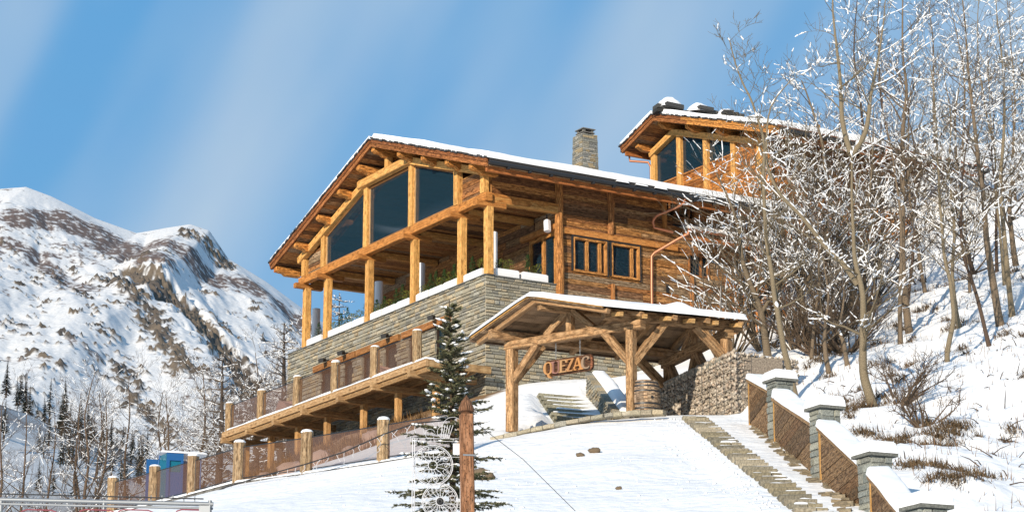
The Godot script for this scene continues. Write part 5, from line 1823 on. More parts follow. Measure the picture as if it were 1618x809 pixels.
func make_edging() -> void:
	# low kerb of flat stones at the lip in front of the pavilion
	var o := thing("stone_edging", "low edging of flat stones along the snow lip before the pavilion", "edging", Vector3(2.0, 13.1, -64.3))
	var pts := [Vector3(-0.55, 13.02, -65.6), Vector3(0.6, 13.17, -64.9), Vector3(1.6, 13.26, -64.25), Vector3(2.6, 13.33, -63.5), Vector3(3.3, 13.36, -63.3), Vector3(4.2, 13.32, -62.95)]
	for i in pts.size() - 1:
		var a: Vector3 = pts[i] - o.position
		var b: Vector3 = pts[i + 1] - o.position
		for k in 3:
			var g := G.new()
			g.col = pick(WALLSTONE) * rng.randf_range(0.75, 1.15)
			g.uo = Vector2(rng.randf() * 9, rng.randf() * 9)
			g.beam(a.lerp(b, (k + 0.02) / 3.0), a.lerp(b, (k + 0.97) / 3.0), 0.3, rng.randf_range(0.10, 0.15), 0.02, 2, rng)
			part(g, "stone", M.stone, o)

# ---------------------------------------------------------------- path and the fence beside it
func path_y(z: float) -> float:
	return lerpf(7.86, 13.15, (z + 44.0) / -19.0)

func make_path() -> void:
	var o := thing("path_steps", "long flight of rough stone steps half buried in snow beside the plank fence", "steps", Vector3(5.3, 10.5, -53.0))
	var B := o.position
	var n := 34
	for i in n:
		var f := float(i) / (n - 1)
		var z := lerpf(-42.0, -62.6, f)
		var x := lerpf(5.74, 4.98, f)
		var y := path_y(z) + 0.13
		var u := -0.32
		while u < 0.31:
			var w := rng.randf_range(0.34, 0.62)
			if 0.32 - u - w < 0.2:
				w = 0.34 - u
			var g := G.new()
			g.col = pick([Color(0.36, 0.31, 0.21), Color(0.30, 0.26, 0.18), Color(0.40, 0.35, 0.26), Color(0.26, 0.235, 0.18)]) * rng.randf_range(0.8, 1.15)
			g.uo = Vector2(rng.randf() * 9, rng.randf() * 9)
			var zz := z + rng.randf_range(-0.05, 0.05)
			g.beam(Vector3(x + u, y - 0.14, zz - 0.3) - B, Vector3(x + u + w - 0.012, y - 0.14 + rng.randf_range(-0.015, 0.015), zz - 0.3) - B, 0.6, 0.28, 0.012, 2, rng, Vector3.UP, 0.08)
			part(g, "step_stone", M.stone, o)
			u += w
		for rep in 2:
			var s := G.new()
			var q := rng.randf_range(-0.33, 0.1)
			snow_pad(s, Vector3(x + q, y - 0.012, z - rng.randf_range(0.04, 0.2)) - B, Vector3(minf(rng.randf_range(0.25, 0.6), 0.36 - q), 0.0, 0), Vector3(0, 0.0, -0.42), 0.055, 12, 7, 0.14, 1.2)
			part(s, "snow", M.snow_cap, o)
	# cobbled gutter strip between steps and fence, showing through the snow
	var k := thing("cobble_strip", "strip of brown cobbles showing through the snow at the foot of the plank fence", "paving", Vector3(6.4, 10.5, -53.0))
	for i in 150:
		var z := rng.randf_range(-43.0, -61.5)
		var x := 6.22 + rng.randf_range(0.0, 0.32)
		if nz.get_noise_2d(x * 60.0, z * 18.0) < -0.05:
			continue
		var g := G.new()
		g.col = pick([Color(0.30, 0.235, 0.15), Color(0.24, 0.2, 0.14), Color(0.35, 0.29, 0.2)]) * rng.randf_range(0.7, 1.15)
		var y := ground(x, z) - 0.025
		g.beam(Vector3(x, y, z) - k.position, Vector3(x + rng.randf_range(0.12, 0.28), y, z + rng.randf_range(-0.1, 0.1)) - k.position, rng.randf_range(0.12, 0.22), 0.12, 0.02, 1, rng)
		part(g, "cobble", M.stone, k)

func make_plank_fence() -> void:
	# pillars step down towards the valley, plank panels between them
	var P := [Vector3(6.75, 13.09, -57.5), Vector3(6.76, 10.88, -49.5), Vector3(6.98, 8.98, -44.3), Vector3(6.84, 7.1, -38.2)]
	var place := ["beside the gabion wall and the leaning trunk", "second down from the gabion wall", "third down from the gabion wall", "lowest on the path"]
	for i in 4:
		var base: float = path_y(P[i].z) - 0.5
		var o := thing("stone_pillar", "square grey stone fence pillar with a thick snow cushion, " + place[i], "pillar", Vector3(P[i].x, base, P[i].z), 24.0, "stone pillars of the plank fence")
		var h: float = P[i].y - base
		var r := 0.235
		var g := G.new()
		g.col = Color(0.31, 0.32, 0.29)
		g.bx(Vector3(-r, 0, -r), Vector3(r, h - 0.02, r))
		part(g, "core", M.stone, o)
		var pal := [Color(0.33, 0.345, 0.31), Color(0.28, 0.30, 0.275), Color(0.38, 0.385, 0.335), Color(0.25, 0.27, 0.25), Color(0.36, 0.36, 0.30)]
		var X := Vector3(1, 0, 0)
		var Z := Vector3(0, 0, 1)
		stones(o, Vector3(-r, 0.1, r), X, Vector3.UP, r * 2, h - 0.12, 0.22, 0.15, pal, [], 200, [], [], 0.035)
		stones(o, Vector3(-r, 0.1, -r), Z, Vector3.UP, r * 2, h - 0.12, 0.22, 0.15, pal, [], 200, [], [], 0.035)
		one("cap_slab", M.stone, o, Vector3(-r - 0.09, h - 0.02, -r - 0.09), Vector3(r + 0.09, h + 0.05, r + 0.09), Color(0.21, 0.215, 0.19))
		var s := G.new()
		snow_pad(s, Vector3(-r - 0.1, h + 0.045, -r - 0.1), Vector3(2 * r + 0.2, 0, 0), Vector3(0, 0, 2 * r + 0.2), 0.23, 22, 22, 0.08, 0.35)
		part(s, "snow", M.snow_cap, o)
	# panels: starts beside one pillar, ends at the next; first one runs up to the gabion wall
	var ends := [[Vector3(6.40, 0, -61.5), Vector3(6.52, 0, -57.75)], [Vector3(6.54, 0, -56.9), Vector3(6.62, 0, -49.8)], [Vector3(6.58, 0, -48.9), Vector3(6.8, 0, -44.6)], [Vector3(6.8, 0, -43.6), Vector3(6.72, 0, -38.5)]]
	var hi := [[13.95, 12.88], [12.55, 10.55], [10.38, 8.8], [8.5, 6.75]]
	var lo := [[12.75, 11.65], [11.35, 9.35], [9.1, 7.75], [7.4, 5.9]]
	var pn := ["shortest one beside the gabion wall", "between the first and second stone pillars", "between the second and third stone pillars", "lowest one below the third stone pillar"]
	for i in 4:
		var a: Vector3 = ends[i][0]
		var b: Vector3 = ends[i][1]
		var o := thing("plank_panel", "weathered plank fence panel with sloping snowy top, " + pn[i], "fence", Vector3(a.x, lo[i][0], a.z), 0.0, "plank panels of the fence")
		var e := b - a
		var L := e.length()
		e = e.normalized()
		var out := Vector3(-e.z, 0, e.x)
		if out.x > 0:
			out = -out
		var y0: float = lo[i][0]
		# the sloping panel outline in its own plane
		var outline := PackedVector2Array([Vector2(0.1, 0.0), Vector2(L, lo[i][1] - y0), Vector2(L, hi[i][1] - y0), Vector2(0.1, hi[i][0] - y0)])
		var v: float = lo[i][1] - y0
		while v < hi[i][0] - y0:
			var rh := rng.randf_range(0.2, 0.32)
			var strip := PackedVector2Array([Vector2(0, v + 0.006), Vector2(L, v + 0.006), Vector2(L, v + rh - 0.006), Vector2(0, v + rh - 0.006)])
			for piece in Geometry2D.intersect_polygons(outline, strip):
				var g := G.new()
				g.col = pick([Color(0.30, 0.195, 0.105), Color(0.27, 0.165, 0.085), Color(0.34, 0.225, 0.125), Color(0.23, 0.155, 0.09)]) * rng.randf_range(0.8, 1.15)
				g.uo = Vector2(rng.randf() * 9, rng.randf() * 9)
				g.slab(piece, Vector3.ZERO, e, Vector3.UP, out * rng.randf_range(0.03, 0.045))
				part(g, "plank", M.wood, o)
			v += rh
		hewn("stile", o, Vector3(0, -0.05, 0), Vector3(0, hi[i][0] - y0 + 0.02, 0), 0.1, 0.12, Color(0.60, 0.36, 0.13), 0.004, null, e)
		hewn("top_rail", o, Vector3(0, hi[i][0] - y0 + 0.02, 0) - e * 0.1, e * L + Vector3(0, hi[i][1] - y0 + 0.02, 0), 0.16, 0.11, Color(0.36, 0.235, 0.12), 0.006)
		var s := G.new()
		var tr := e * (L + 0.1) + Vector3(0, hi[i][1] - hi[i][0], 0)
		snow_pad(s, Vector3(0, hi[i][0] - y0 + 0.06, 0) + out * 0.10 - e * 0.1, tr, -out * 0.5, 0.16, 70, 12, 0.08, 0.7)
		part(s, "snow", M.snow_cap, o)

# ---------------------------------------------------------------- bare trees
class Wood:
	var limbs := G.new()
	var twigs := G.new()
	var snow := G.new()

func shoot(w: Wood, p: Vector3, d: Vector3, l: float, r: float, depth: int, load_: float, bark: Color, many: float) -> void:
	var n := 4 if depth > 0 else 3
	var pts := [p]
	var rad := [r]
	var q := p
	var dd := d
	for i in n:
		dd = (dd + Vector3(rng.randf_range(-1, 1), rng.randf_range(-0.7, 1.0), rng.randf_range(-1, 1)) * 0.24).normalized()
		q += dd * l / n
		pts.append(q)
		rad.append(maxf(0.0045, r * (1.0 - 0.8 * (i + 1.0) / n)))
	var g := w.limbs if r > 0.016 else w.twigs
	g.col = bark * rng.randf_range(0.8, 1.15)
	g.tube(pts, rad, 5 if r > 0.03 else 4 if r > 0.016 else 3, false)
	var laden := rng.randf() < load_ * 0.46
	for i in n:
		var a: Vector3 = pts[i]
		var b: Vector3 = pts[i + 1]
		var e := (b - a)
		var level := 1.0 - absf(e.normalized().y)
		if laden and rng.randf() < 0.25 + level * 1.1:
			var rr: float = rad[i]
			var sideways := e.cross(Vector3.UP).normalized()
			if sideways.length() < 0.5:
				sideways = Vector3.RIGHT
			var up := sideways.cross(e).normalized()
			if up.y < 0:
				up = -up
			var fat := rng.randf_range(0.007, 0.018) + rr * 0.7
			var f0 := rng.randf_range(0.0, 0.12)
			var f1 := rng.randf_range(0.88, 1.0)
			var lift := up * (rr * 0.55 + fat * 0.35)
			w.snow.tube([a.lerp(b, f0) + lift * 0.6, a.lerp(b, lerpf(f0, f1, 0.4)) + lift, a.lerp(b, f1) + lift * 0.6], [fat * 0.7, fat, fat * 0.65], 4, false)
			if rng.randf() < 0.16:
				var k := rng.randf_range(0.025, 0.05)
				w.snow.lump(a.lerp(b, f0) + up * (rr + k * 0.3), e.normalized() * k * 1.5, sideways * k, up * k * 0.8)
	if depth <= 0:
		return
	var kids := maxi(2, int(rng.randf_range(3.0, 5.4) * many))
	for k in kids:
		var f := rng.randf_range(0.25, 1.0)
		var i := mini(n - 1, int(f * n))
		var at: Vector3 = pts[i].lerp(pts[i + 1], f * n - i)
		var base: Vector3 = (pts[i + 1] - pts[i]).normalized()
		var off := Vector3(rng.randf_range(-1, 1), rng.randf_range(-0.35, 1.0), rng.randf_range(-1, 1)).normalized()
		var nd := (base * 0.75 + off * 0.85).normalized()
		shoot(w, at, nd, l * rng.randf_range(0.35, 0.62), maxf(0.006, r * rng.randf_range(0.3, 0.5)), depth - 1, load_, bark, many)

func bare_tree(called: String, label: String, group: String, stems: Array, r0: float, limbs: int, reach: float, depth: int, load_: float, bark: Color, from := 0.35, many := 1.0) -> Node3D:
	var root: Vector3 = stems[0][0]
	root.y = ground(root.x, root.z) - 0.05
	var o := thing(called, label, "tree", root, 0.0, group)
	var trunk := G.new()
	var w := Wood.new()
	for s in stems.size():
		var pts := []
		for p in stems[s]:
			pts.append(p - root)
		var rs := r0 if s == 0 else r0 * 0.55
		if s == 0:
			pts[0] = Vector3(pts[0].x, -0.25, pts[0].z)
		# wander in depth as well, and smooth the line
		var fine := []
		var sway := rng.randf() * 50.0
		for i in pts.size() - 1:
			var p0: Vector3 = pts[maxi(i - 1, 0)]
			var p3: Vector3 = pts[mini(i + 2, pts.size() - 1)]
			for k in 4:
				var t := k / 4.0
				var q: Vector3 = pts[i].cubic_interpolate(pts[i + 1], p0, p3, t)
				q.z += 0.5 * nz.get_noise_2d((i + t) * 30.0, sway) * minf(1.0, (i + t) * 0.4)
				fine.append(q)
		fine.append(pts[-1])
		var rad := []
		for i in fine.size():
			rad.append(maxf(0.012, rs * (1.0 - 0.86 * i / (fine.size() - 1.0))))
		if s == 0:
			rad[0] *= 1.5
			rad[1] *= 1.15
		trunk.col = bark
		trunk.tube(fine, rad, 8, false)
		# snow lying along the windward side of leaning stems
		for i in range(2, fine.size() - 1):
			var e: Vector3 = fine[i + 1] - fine[i]
			if absf(e.normalized().y) < 0.86 and rng.randf() < 0.9:
				var sd := e.cross(Vector3.UP).normalized()
				var up := sd.cross(e).normalized()
				up = up if up.y > 0 else -up
				w.snow.lump((fine[i] + fine[i + 1]) * 0.5 + up * rad[i] * 0.85, e * 0.62, sd * (rad[i] * 0.8 + 0.01), up * (rad[i] * 0.45 + 0.025))
		var nl := limbs if s == 0 else int(limbs * 0.6)
		for k in nl:
			var f := lerpf(from, 1.0, (k + rng.randf()) / nl)
			var i := mini(fine.size() - 2, int(f * (fine.size() - 1)))
			var a := rng.randf() * TAU
			var d := Vector3(cos(a), rng.randf_range(0.35, 1.1), sin(a) * 0.8).normalized()
			shoot(w, fine[i], d, reach * rng.randf_range(0.5, 1.1) * (1.15 - 0.55 * f), maxf(0.008, rad[i] * rng.randf_range(0.35, 0.55)), depth, load_, bark * 0.85, many)
	part(trunk, "trunk", M.bark, o)
	few(part(w.limbs, "limbs", M.bark, o))
	few(part(w.twigs, "twigs", M.bark, o))
	few(part(w.snow, "branch_snow", M.snow_cap, o))
	return o

func snow_bush(called: String, label: String, group: String, at: Vector3, n: int, h: float, spread: float, load_: float, bark: Color, depth := 2) -> void:
	at.y = ground(at.x, at.z) - 0.05
	var o := thing(called, label, "bush", at, 0.0, group)
	var w := Wood.new()
	for i in n:
		var a := rng.randf() * TAU
		var d := Vector3(cos(a) * spread, 1.0, sin(a) * spread * 0.8).normalized()
		shoot(w, Vector3(cos(a) * 0.2, 0, sin(a) * 0.2), d, h * rng.randf_range(0.6, 1.1), rng.randf_range(0.025, 0.05), depth, load_, bark, 1.25)
	few(part(w.limbs, "stems", M.bark, o))
	few(part(w.twigs, "twigs", M.bark, o))
	few(part(w.snow, "branch_snow", M.snow_cap, o))

func make_bank_trees() -> void:
	var pale := Color(0.36, 0.29, 0.19)
	var warm := Color(0.30, 0.225, 0.155)
	var dark := Color(0.15, 0.105, 0.075)
	var grp := "bare trees on the snowy bank"
	bare_tree("bare_tree", "leaning bare tree rising just behind the first stone pillar", grp, [_p([7.88, 13.69, 7.72, 14.26, 7.51, 15.24, 7.36, 16.22, 7.25, 17.13, 7.14, 18.41, 7.09, 19.7, 7.11, 21.15, 6.85, 22.22, 6.42, 23.26, 6.18, 24.22], -63.0)], 0.10, 26, 1.9, 2, 0.10, pale, 0.3, 1.2)
	bare_tree("bare_tree", "thick forked tree with a long limb bending left and snow in its fork", grp, [_p([9.2, 12.05, 9.01, 12.67, 8.87, 13.39, 8.89, 14.29, 8.9, 15.28, 8.76, 16.44, 8.74, 17.61, 8.75, 19.22], -57.5), _p([8.8, 15.6, 8.48, 16.11, 8.12, 16.52, 7.47, 17.36, 6.75, 18.2, 6.58, 19.14, 6.73, 20.37, 7.35, 21.13], -57.5), _p([8.75, 19.1, 8.57, 19.99, 8.54, 21.2, 8.43, 22.59, 8.43, 23.83], -57.5), _p([8.75, 19.0, 9.14, 19.65, 9.34, 20.68, 9.62, 21.89, 9.81, 23.3], -57.5)], 0.145, 16, 2.3, 2, 0.55, pale, 0.35, 1.2)
	bare_tree("bare_tree", "straight tall bare tree standing behind the forked tree", grp, [_p([12.11, 16.93, 12.0, 17.82, 11.99, 19.41, 12.07, 21.42, 12.14, 23.46, 12.32, 24.49, 12.26, 25.95, 12.31, 28.06], -69.0)], 0.125, 30, 2.6, 2, 0.5, warm, 0.4, 1.2)
	bare_tree("bare_tree", "slender crooked tree bowed at its foot on the open bank", grp, [_p([11.91, 14.46, 11.86, 14.76, 12.06, 15.73, 11.98, 16.7, 11.86, 17.87, 11.88, 19.41, 11.84, 21.24, 11.75, 23.11], -62.0)], 0.085, 22, 2.0, 2, 0.5, pale, 0.45, 1.2)
	bare_tree("bare_tree", "tall pale trunk leaning left high on the bank above dry grass", grp, [_p([14.24, 16.51, 14.06, 17.87, 13.93, 19.02, 13.88, 20.56, 13.73, 22.51, 13.68, 24.49, 13.59, 26.5], -66.0)], 0.125, 28, 2.3, 2, 0.55, warm, 0.4, 1.2)
	bare_tree("bare_tree", "thinner trunk beside the tall pale leaning trunk", grp, [_p([14.81, 16.96, 14.69, 18.89, 14.67, 20.85, 14.89, 22.83, 14.9, 24.84, 14.82, 26.88], -67.0)], 0.09, 24, 2.0, 2, 0.55, pale, 0.4, 1.2)
	bare_tree("bare_tree", "short curved trunk at the top edge of the bank", grp, [_p([17.08, 20.33, 16.94, 21.21, 16.91, 22.76, 17.16, 24.55, 17.17, 26.82], -76.0)], 0.13, 20, 2.4, 2, 0.55, warm, 0.4, 1.2)
	bare_tree("bare_tree", "thin double-bent sapling below the dark thicket", grp, [_p([9.24, 15.19, 9.1, 15.61, 9.09, 16.36, 9.2, 17.3, 9.09, 18.63], -66.0)], 0.09, 12, 1.5, 2, 0.3, warm, 0.4)
	bare_tree("bare_tree", "thin sapling right of the dark thicket", grp, [_p([9.75, 15.29, 9.63, 15.89, 9.53, 16.36, 9.7, 17.3, 9.65, 18.63], -66.0)], 0.08, 12, 1.5, 2, 0.3, warm, 0.4)
	bare_tree("bare_tree", "slim upright tree between the crooked tree and the tall pale trunk", grp, [_p([14.53, 17.43, 14.6, 18.31, 14.57, 19.35, 14.49, 20.6, 14.37, 22.28, 14.41, 24.41], -72.0)], 0.075, 22, 1.9, 2, 0.55, warm, 0.4, 1.2)
	bare_tree("bare_tree", "dark trunk behind the forked tree beside the upper chalet", grp, [_p([13.63, 21.58, 13.74, 23.28, 13.95, 24.99, 13.89, 26.97, 14.08, 29.47], -84.0)], 0.10, 24, 2.4, 2, 0.55, dark, 0.25, 1.2)
	bare_tree("bare_tree", "dark slim trunk right behind the straight tall tree", grp, [_p([15.26, 19.75, 15.08, 20.87, 14.9, 22.05, 14.8, 23.95, 15.02, 26.36], -82.0)], 0.10, 24, 2.4, 2, 0.55, dark, 0.25, 1.2)
	bare_tree("bare_tree", "dark trunk leaning left high on the wooded bank", grp, [_p([16.9, 20.81, 16.48, 21.32, 16.19, 22.24, 15.91, 23.41, 15.68, 25.76], -80.0)], 0.10, 24, 2.3, 2, 0.55, dark, 0.3, 1.2)
	# young growth that fills the wood on the crest
	var spots := [[12.6, -79.0, 6.5], [17.6, -88.0, 8.0], [19.4, -84.0, 7.5], [15.8, -92.0, 8.0], [18.2, -96.0, 8.5], [20.6, -95.0, 8.0], [16.2, -75.0, 7.0], [13.4, -88.0, 6.0], [21.6, -90.0, 8.0], [18.6, -79.0, 7.0], [17.6, -71.0, 7.5], [16.0, -69.0, 7.5], [10.2, -70.5, 6.5], [11.5, -67.5, 7.0], [13.2, -67.0, 8.0], [12.8, -73.5, 7.5], [14.0, -76.0, 8.0], [15.4, -71.0, 7.5], [10.9, -79.0, 7.0], [8.9, -68.0, 5.5], [16.6, -81.0, 8.0], [13.3, -63.5, 7.0], [15.2, -64.5, 7.5], [9.9, -74.0, 7.5], [14.4, -90.0, 8.5], [19.8, -88.0, 9.0]]
	for i in spots.size():
		var s = spots[i]
		var y := ground(s[0], s[1])
		var bend := rng.randf_range(-0.6, 0.6)
		var arr := []
		for k in 6:
			arr.append(Vector3(s[0] + bend * sin(k * 0.6) + rng.randf_range(-0.1, 0.1), y + s[2] * k / 5.0, s[1] + rng.randf_range(-0.15, 0.15)))
		bare_tree("young_tree", "slender snow-dusted young tree in the wood on the steep bank", "slender young trees on the bank", [arr], rng.randf_range(0.05, 0.08), 22, 2.0, 2, 0.55, [dark, warm, pale][i % 3], 0.25, 1.1)
	# snow-loaded bushes before the right end of the chalet
	var bs := [[6.7, -71.5, 3.2, "nearest the chalet's lean-to roof"], [8.1, -73.0, 4.0, "before the lean-to posts"], [9.5, -75.0, 4.6, "before the upper chalet's balcony"], [10.9, -76.5, 4.8, "below the upper chalet's long eave"], [12.3, -78.5, 4.6, "at the far end of the upper chalet"], [8.9, -71.0, 3.0, "above the gabion wall"], [10.6, -72.5, 3.4, "left of the straight tall tree"]]
	for b in bs:
		snow_bush("snowy_bush", "dense bush thick with snow, " + b[3], "snow-laden bushes before the chalet", Vector3(b[0], 0, b[1]), 16, b[2], 0.55, 0.72, Color(0.23, 0.175, 0.12))
	# tall snow-laden tree crowns reaching over the lean-to and the upper house
	for b in [[9.2, -70.5, 6.8, "leaning over the chalet's lean-to"], [11.2, -74.0, 8.2, "reaching up before the upper chalet's gutter"], [7.9, -70.0, 6.0, "reaching over the lean-to gutter"]]:
		var y := ground(b[0], b[1])
		var h: float = b[2]
		bare_tree("snowy_tree", "many-branched tree thick with snow " + b[3], "snow-laden trees before the chalet", [[Vector3(b[0], y, b[1]), Vector3(b[0] - 0.2, y + h * 0.25, b[1]), Vector3(b[0] - 0.7, y + h * 0.5, b[1]), Vector3(b[0] - 0.9, y + h * 0.75, b[1]), Vector3(b[0] - 1.5, y + h, b[1])], [Vector3(b[0] - 0.2, y + h * 0.25, b[1]), Vector3(b[0] + 0.6, y + h * 0.5, b[1]), Vector3(b[0] + 0.9, y + h * 0.9, b[1])]], 0.13, 22, 2.6, 2, 0.75, Color(0.30, 0.235, 0.16), 0.2, 1.25)
	# brown thicket and brushwood
	for b in [[9.3, -69.0, 2.3, 22, "dark leafless thicket behind the thin saplings"], [10.0, -68.2, 2.0, 18, "low brown thicket beside the forked trunk"], [9.6, -57.0, 1.3, 14, "tangled brushwood at the foot of the forked tree"], [9.9, -55.0, 1.0, 10, "brushwood lying above the third stone pillar"]]:
		snow_bush("brown_thicket", b[4], "brown thickets on the bank", Vector3(b[0], 0, b[1]), b[3], b[2], 1.1, 0.03, Color(0.20, 0.14, 0.095))
	# dry grass on the bank
	var g := G.new()
	for c in 420:
		var cx := rng.randf_range(8.2, 18.0)
		var cz := rng.randf_range(-45.0, -78.0)
		if c < 70:
			cx = rng.randf_range(8.3, 10.6)
			cz = rng.randf_range(-47.0, -59.0)
		if nz.get_noise_2d(cx * 20.0 + 400.0, cz * 20.0) < 0.02:
			continue
		var size := rng.randf_range(0.10, 0.36) * (1.15 if c < 70 else 0.8)
		for i in int(260 * size):
			var x := cx + rng.randfn(0.0, size * 0.5)
			var z := cz + rng.randfn(0.0, size * 0.5)
			var p := Vector3(x, ground(x, z) - 0.04, z)
			var l := rng.randf_range(0.12, 0.38)
			var a := rng.randf() * TAU
			var lean := Vector3(cos(a) * 0.45 - 0.35, rng.randf_range(0.0, 0.9), sin(a) * 0.45 + 0.6).normalized()
			var s := Vector3(-sin(a), 0, cos(a)) * rng.randf_range(0.009, 0.018)
			g.col = Color(0.30, 0.205, 0.11).lerp(Color(0.13, 0.085, 0.05), rng.randf()) * rng.randf_range(0.8, 1.15)
			g.flat(p - s, p + s, p + lean * l)
			g.flat(p + lean * l * 0.6 - s * 0.7, p + lean * l * 0.6 + s * 0.7, p + (lean + Vector3(-0.1, -0.6, 0.2)) * l)
	for i in 1500:
		var x := rng.randf_range(8.2, 18.0)
		var z := rng.randf_range(-44.0, -78.0)
		var p := Vector3(x, ground(x, z) - 0.02, z)
		g.col = Color(0.26, 0.16, 0.09) * rng.randf_range(0.7, 1.3)
		var s := Vector3(0.007, 0, 0.003)
		g.flat(p - s, p + s, p + Vector3(rng.randf_range(-0.1, 0.1), rng.randf_range(0.12, 0.4), rng.randf_range(-0.05, 0.1)))
	tag(stuff(part(g, "bank_grass", M.grass, self)), "tufts of dry brown grass poking through the snow on the bank", "grass")
	# earth, sticks and leaves lying on the snow
	var st2 := G.new()
	for i in 200:
		var x := rng.randf_range(8.2, 17.0)
		var z := rng.randf_range(-46.0, -76.0)
		var y := ground(x, z) + 0.02
		var a := rng.randf() * TAU
		var l := rng.randf_range(0.1, 0.55)
		st2.col = Color(0.13, 0.085, 0.06) * rng.randf_range(0.7, 1.4)
		var e := Vector3(cos(a), rng.randf_range(0.0, 0.7), sin(a)) * l
		st2.tube([Vector3(x, y, z), Vector3(x, y, z) + e * 0.5 + Vector3(0, 0.04, 0), Vector3(x, y, z) + e], [0.014, 0.011, 0.004], 4, false)
	tag(stuff(part(st2, "fallen_sticks", M.bark, self)), "scattered sticks and twigs lying on the snowy bank", "sticks")

func few(o: MeshInstance3D) -> void:
	if o:
		stuff(o)

func _p(a: Array, z: float) -> Array:
	var out := []
	for i in range(0, a.size(), 2):
		out.append(Vector3(a[i], a[i + 1], z))
	return out

# ---------------------------------------------------------------- spruce, post and light frame in front
func make_spruce() -> void:
	var at := Vector3(-0.99, 0, -38.0)
	at.y = ground(at.x, at.z) - 0.1
	var size := 0.826
	var o := thing("spruce_tree", "young spruce dusted with snow standing behind the painted post", "tree", at)
	o.scale = Vector3(size, size, size)
	var H := (10.6 - at.y) / size
	var tr := G.new()
	tr.col = Color(0.14, 0.095, 0.06)
	tr.tube([Vector3(0.0, -0.2, 0), Vector3(0.02, H * 0.4, 0), Vector3(-0.03, H * 0.75, 0), Vector3(-0.08, H, 0)], [0.085, 0.06, 0.03, 0.008], 8)
	part(tr, "trunk", M.bark, o)
	var br := G.new()
	var nd := G.new()
	var sn := G.new()
	br.col = Color(0.15, 0.105, 0.07)
	var y := 0.35
	while y < H - 0.12:
		var f := y / H
		var R := lerpf(2.05, 0.08, pow(f, 0.6))
		var n := int(lerpf(8.0, 3.6, f))
		for k in n:
			var a := TAU * (k + rng.randf_range(-0.25, 0.25)) / n + y * 7.0
			var L := R * rng.randf_range(0.42, 1.2)
			var out := Vector3(cos(a), 0, sin(a))
			var p0 := Vector3(-0.03 * f, y + rng.randf_range(-0.06, 0.06), 0)
			var rise := lerpf(-0.12, 0.55, f)
			var pts := [p0]
			var m := 6
			for i in m:
				var t := (i + 1.0) / m
				pts.append(p0 + out * L * t + Vector3(0, L * (rise * t - 0.32 * (1.0 - f) * t * t + 0.16 * (1.0 - f) * t * t * t), 0))
			br.tube(pts, [0.016, 0.014, 0.012, 0.010, 0.008, 0.006, 0.004], 4, false)
			var sv := Vector3(-sin(a), 0, cos(a))
			for i in range(1, m + 1):
				var c: Vector3 = pts[i]
				var d: Vector3 = (pts[i] - pts[i - 1]).normalized()
				needles(nd, pts[i - 1], c, 0.5)
				for sgn in [-1, 1]:
					var tl := L * 0.36 * (1.08 - i / (m + 1.0)) * rng.randf_range(0.7, 1.2) + 0.06
					var td: Vector3 = (d * 0.8 + sv * sgn * 0.85 + Vector3(0, rng.randf_range(-0.3, 0.05), 0)).normalized()
					var e: Vector3 = c + td * tl
					br.tube([c, e], [0.006, 0.003], 3, false)
					needles(nd, c, e, 1.0)
					if tl > 0.2:
						for s2 in [-1, 1]:
							var e3: Vector3 = c.lerp(e, 0.5)
							var e4: Vector3 = e3 + (td * 0.7 + td.cross(Vector3.UP).normalized() * s2 * 0.8 + Vector3(0, -0.1, 0)).normalized() * tl * 0.45
							needles(nd, e3, e4, 1.0)
					if rng.randf() < 0.2 * (1.15 - f):
						var mid := c.lerp(e, rng.randf_range(0.3, 0.9))
						for z3 in 3:
							sn.lump(mid + td * 0.07 * (z3 - 1) + Vector3(rng.randf_range(-0.02, 0.02), 0.025, rng.randf_range(-0.02, 0.02)), td * rng.randf_range(0.05, 0.1), td.cross(Vector3.UP).normalized() * rng.randf_range(0.025, 0.065), Vector3(0, rng.randf_range(0.015, 0.035), 0))
		y += lerpf(0.26, 0.12, f) * rng.randf_range(0.7, 1.3)
	few(part(br, "branches", M.bark, o))
	few(part(nd, "needles", M.leaf, o))
	few(part(sn, "branch_snow", M.snow_cap, o))

func needles(g: G, a: Vector3, b: Vector3, dense: float) -> void:
	var l := (b - a).length()
	var d := (b - a).normalized()
	var s := d.cross(Vector3.UP).normalized()
	var u := s.cross(d)
	var n := int(l * 145.0 * dense) + 4
	for i in n:
		var t := rng.randf()
		var f := rng.randf() * TAU
		var o := (s * cos(f) + u * (sin(f) * 0.9 + 0.15)).normalized()
		var p := a.lerp(b, t)
		var tip := p + (o * 0.75 + d * 0.7).normalized() * rng.randf_range(0.035, 0.06)
		var w := d.cross(o) * 0.0095
		g.col = Color(0.12, 0.125, 0.065).lerp(Color(0.25, 0.23, 0.12), rng.randf() * rng.randf()) * rng.randf_range(0.75, 1.25)
		g.flat(p - w, p + w, tip)

func ring(parent: Node3D, called: String, c: Vector3, r: float, tr: float, m: Material, from := 0.0, to := TAU, n := 28) -> void:
	var g := G.new()
	var pts := []
	var rad := []
	for i in n + 1:
		var a := lerpf(from, to, float(i) / n)
		pts.append(c + Vector3(cos(a), sin(a), 0) * r)
		rad.append(tr)
	g.tube(pts, rad, 5, false)
	part(g, called, m, parent)

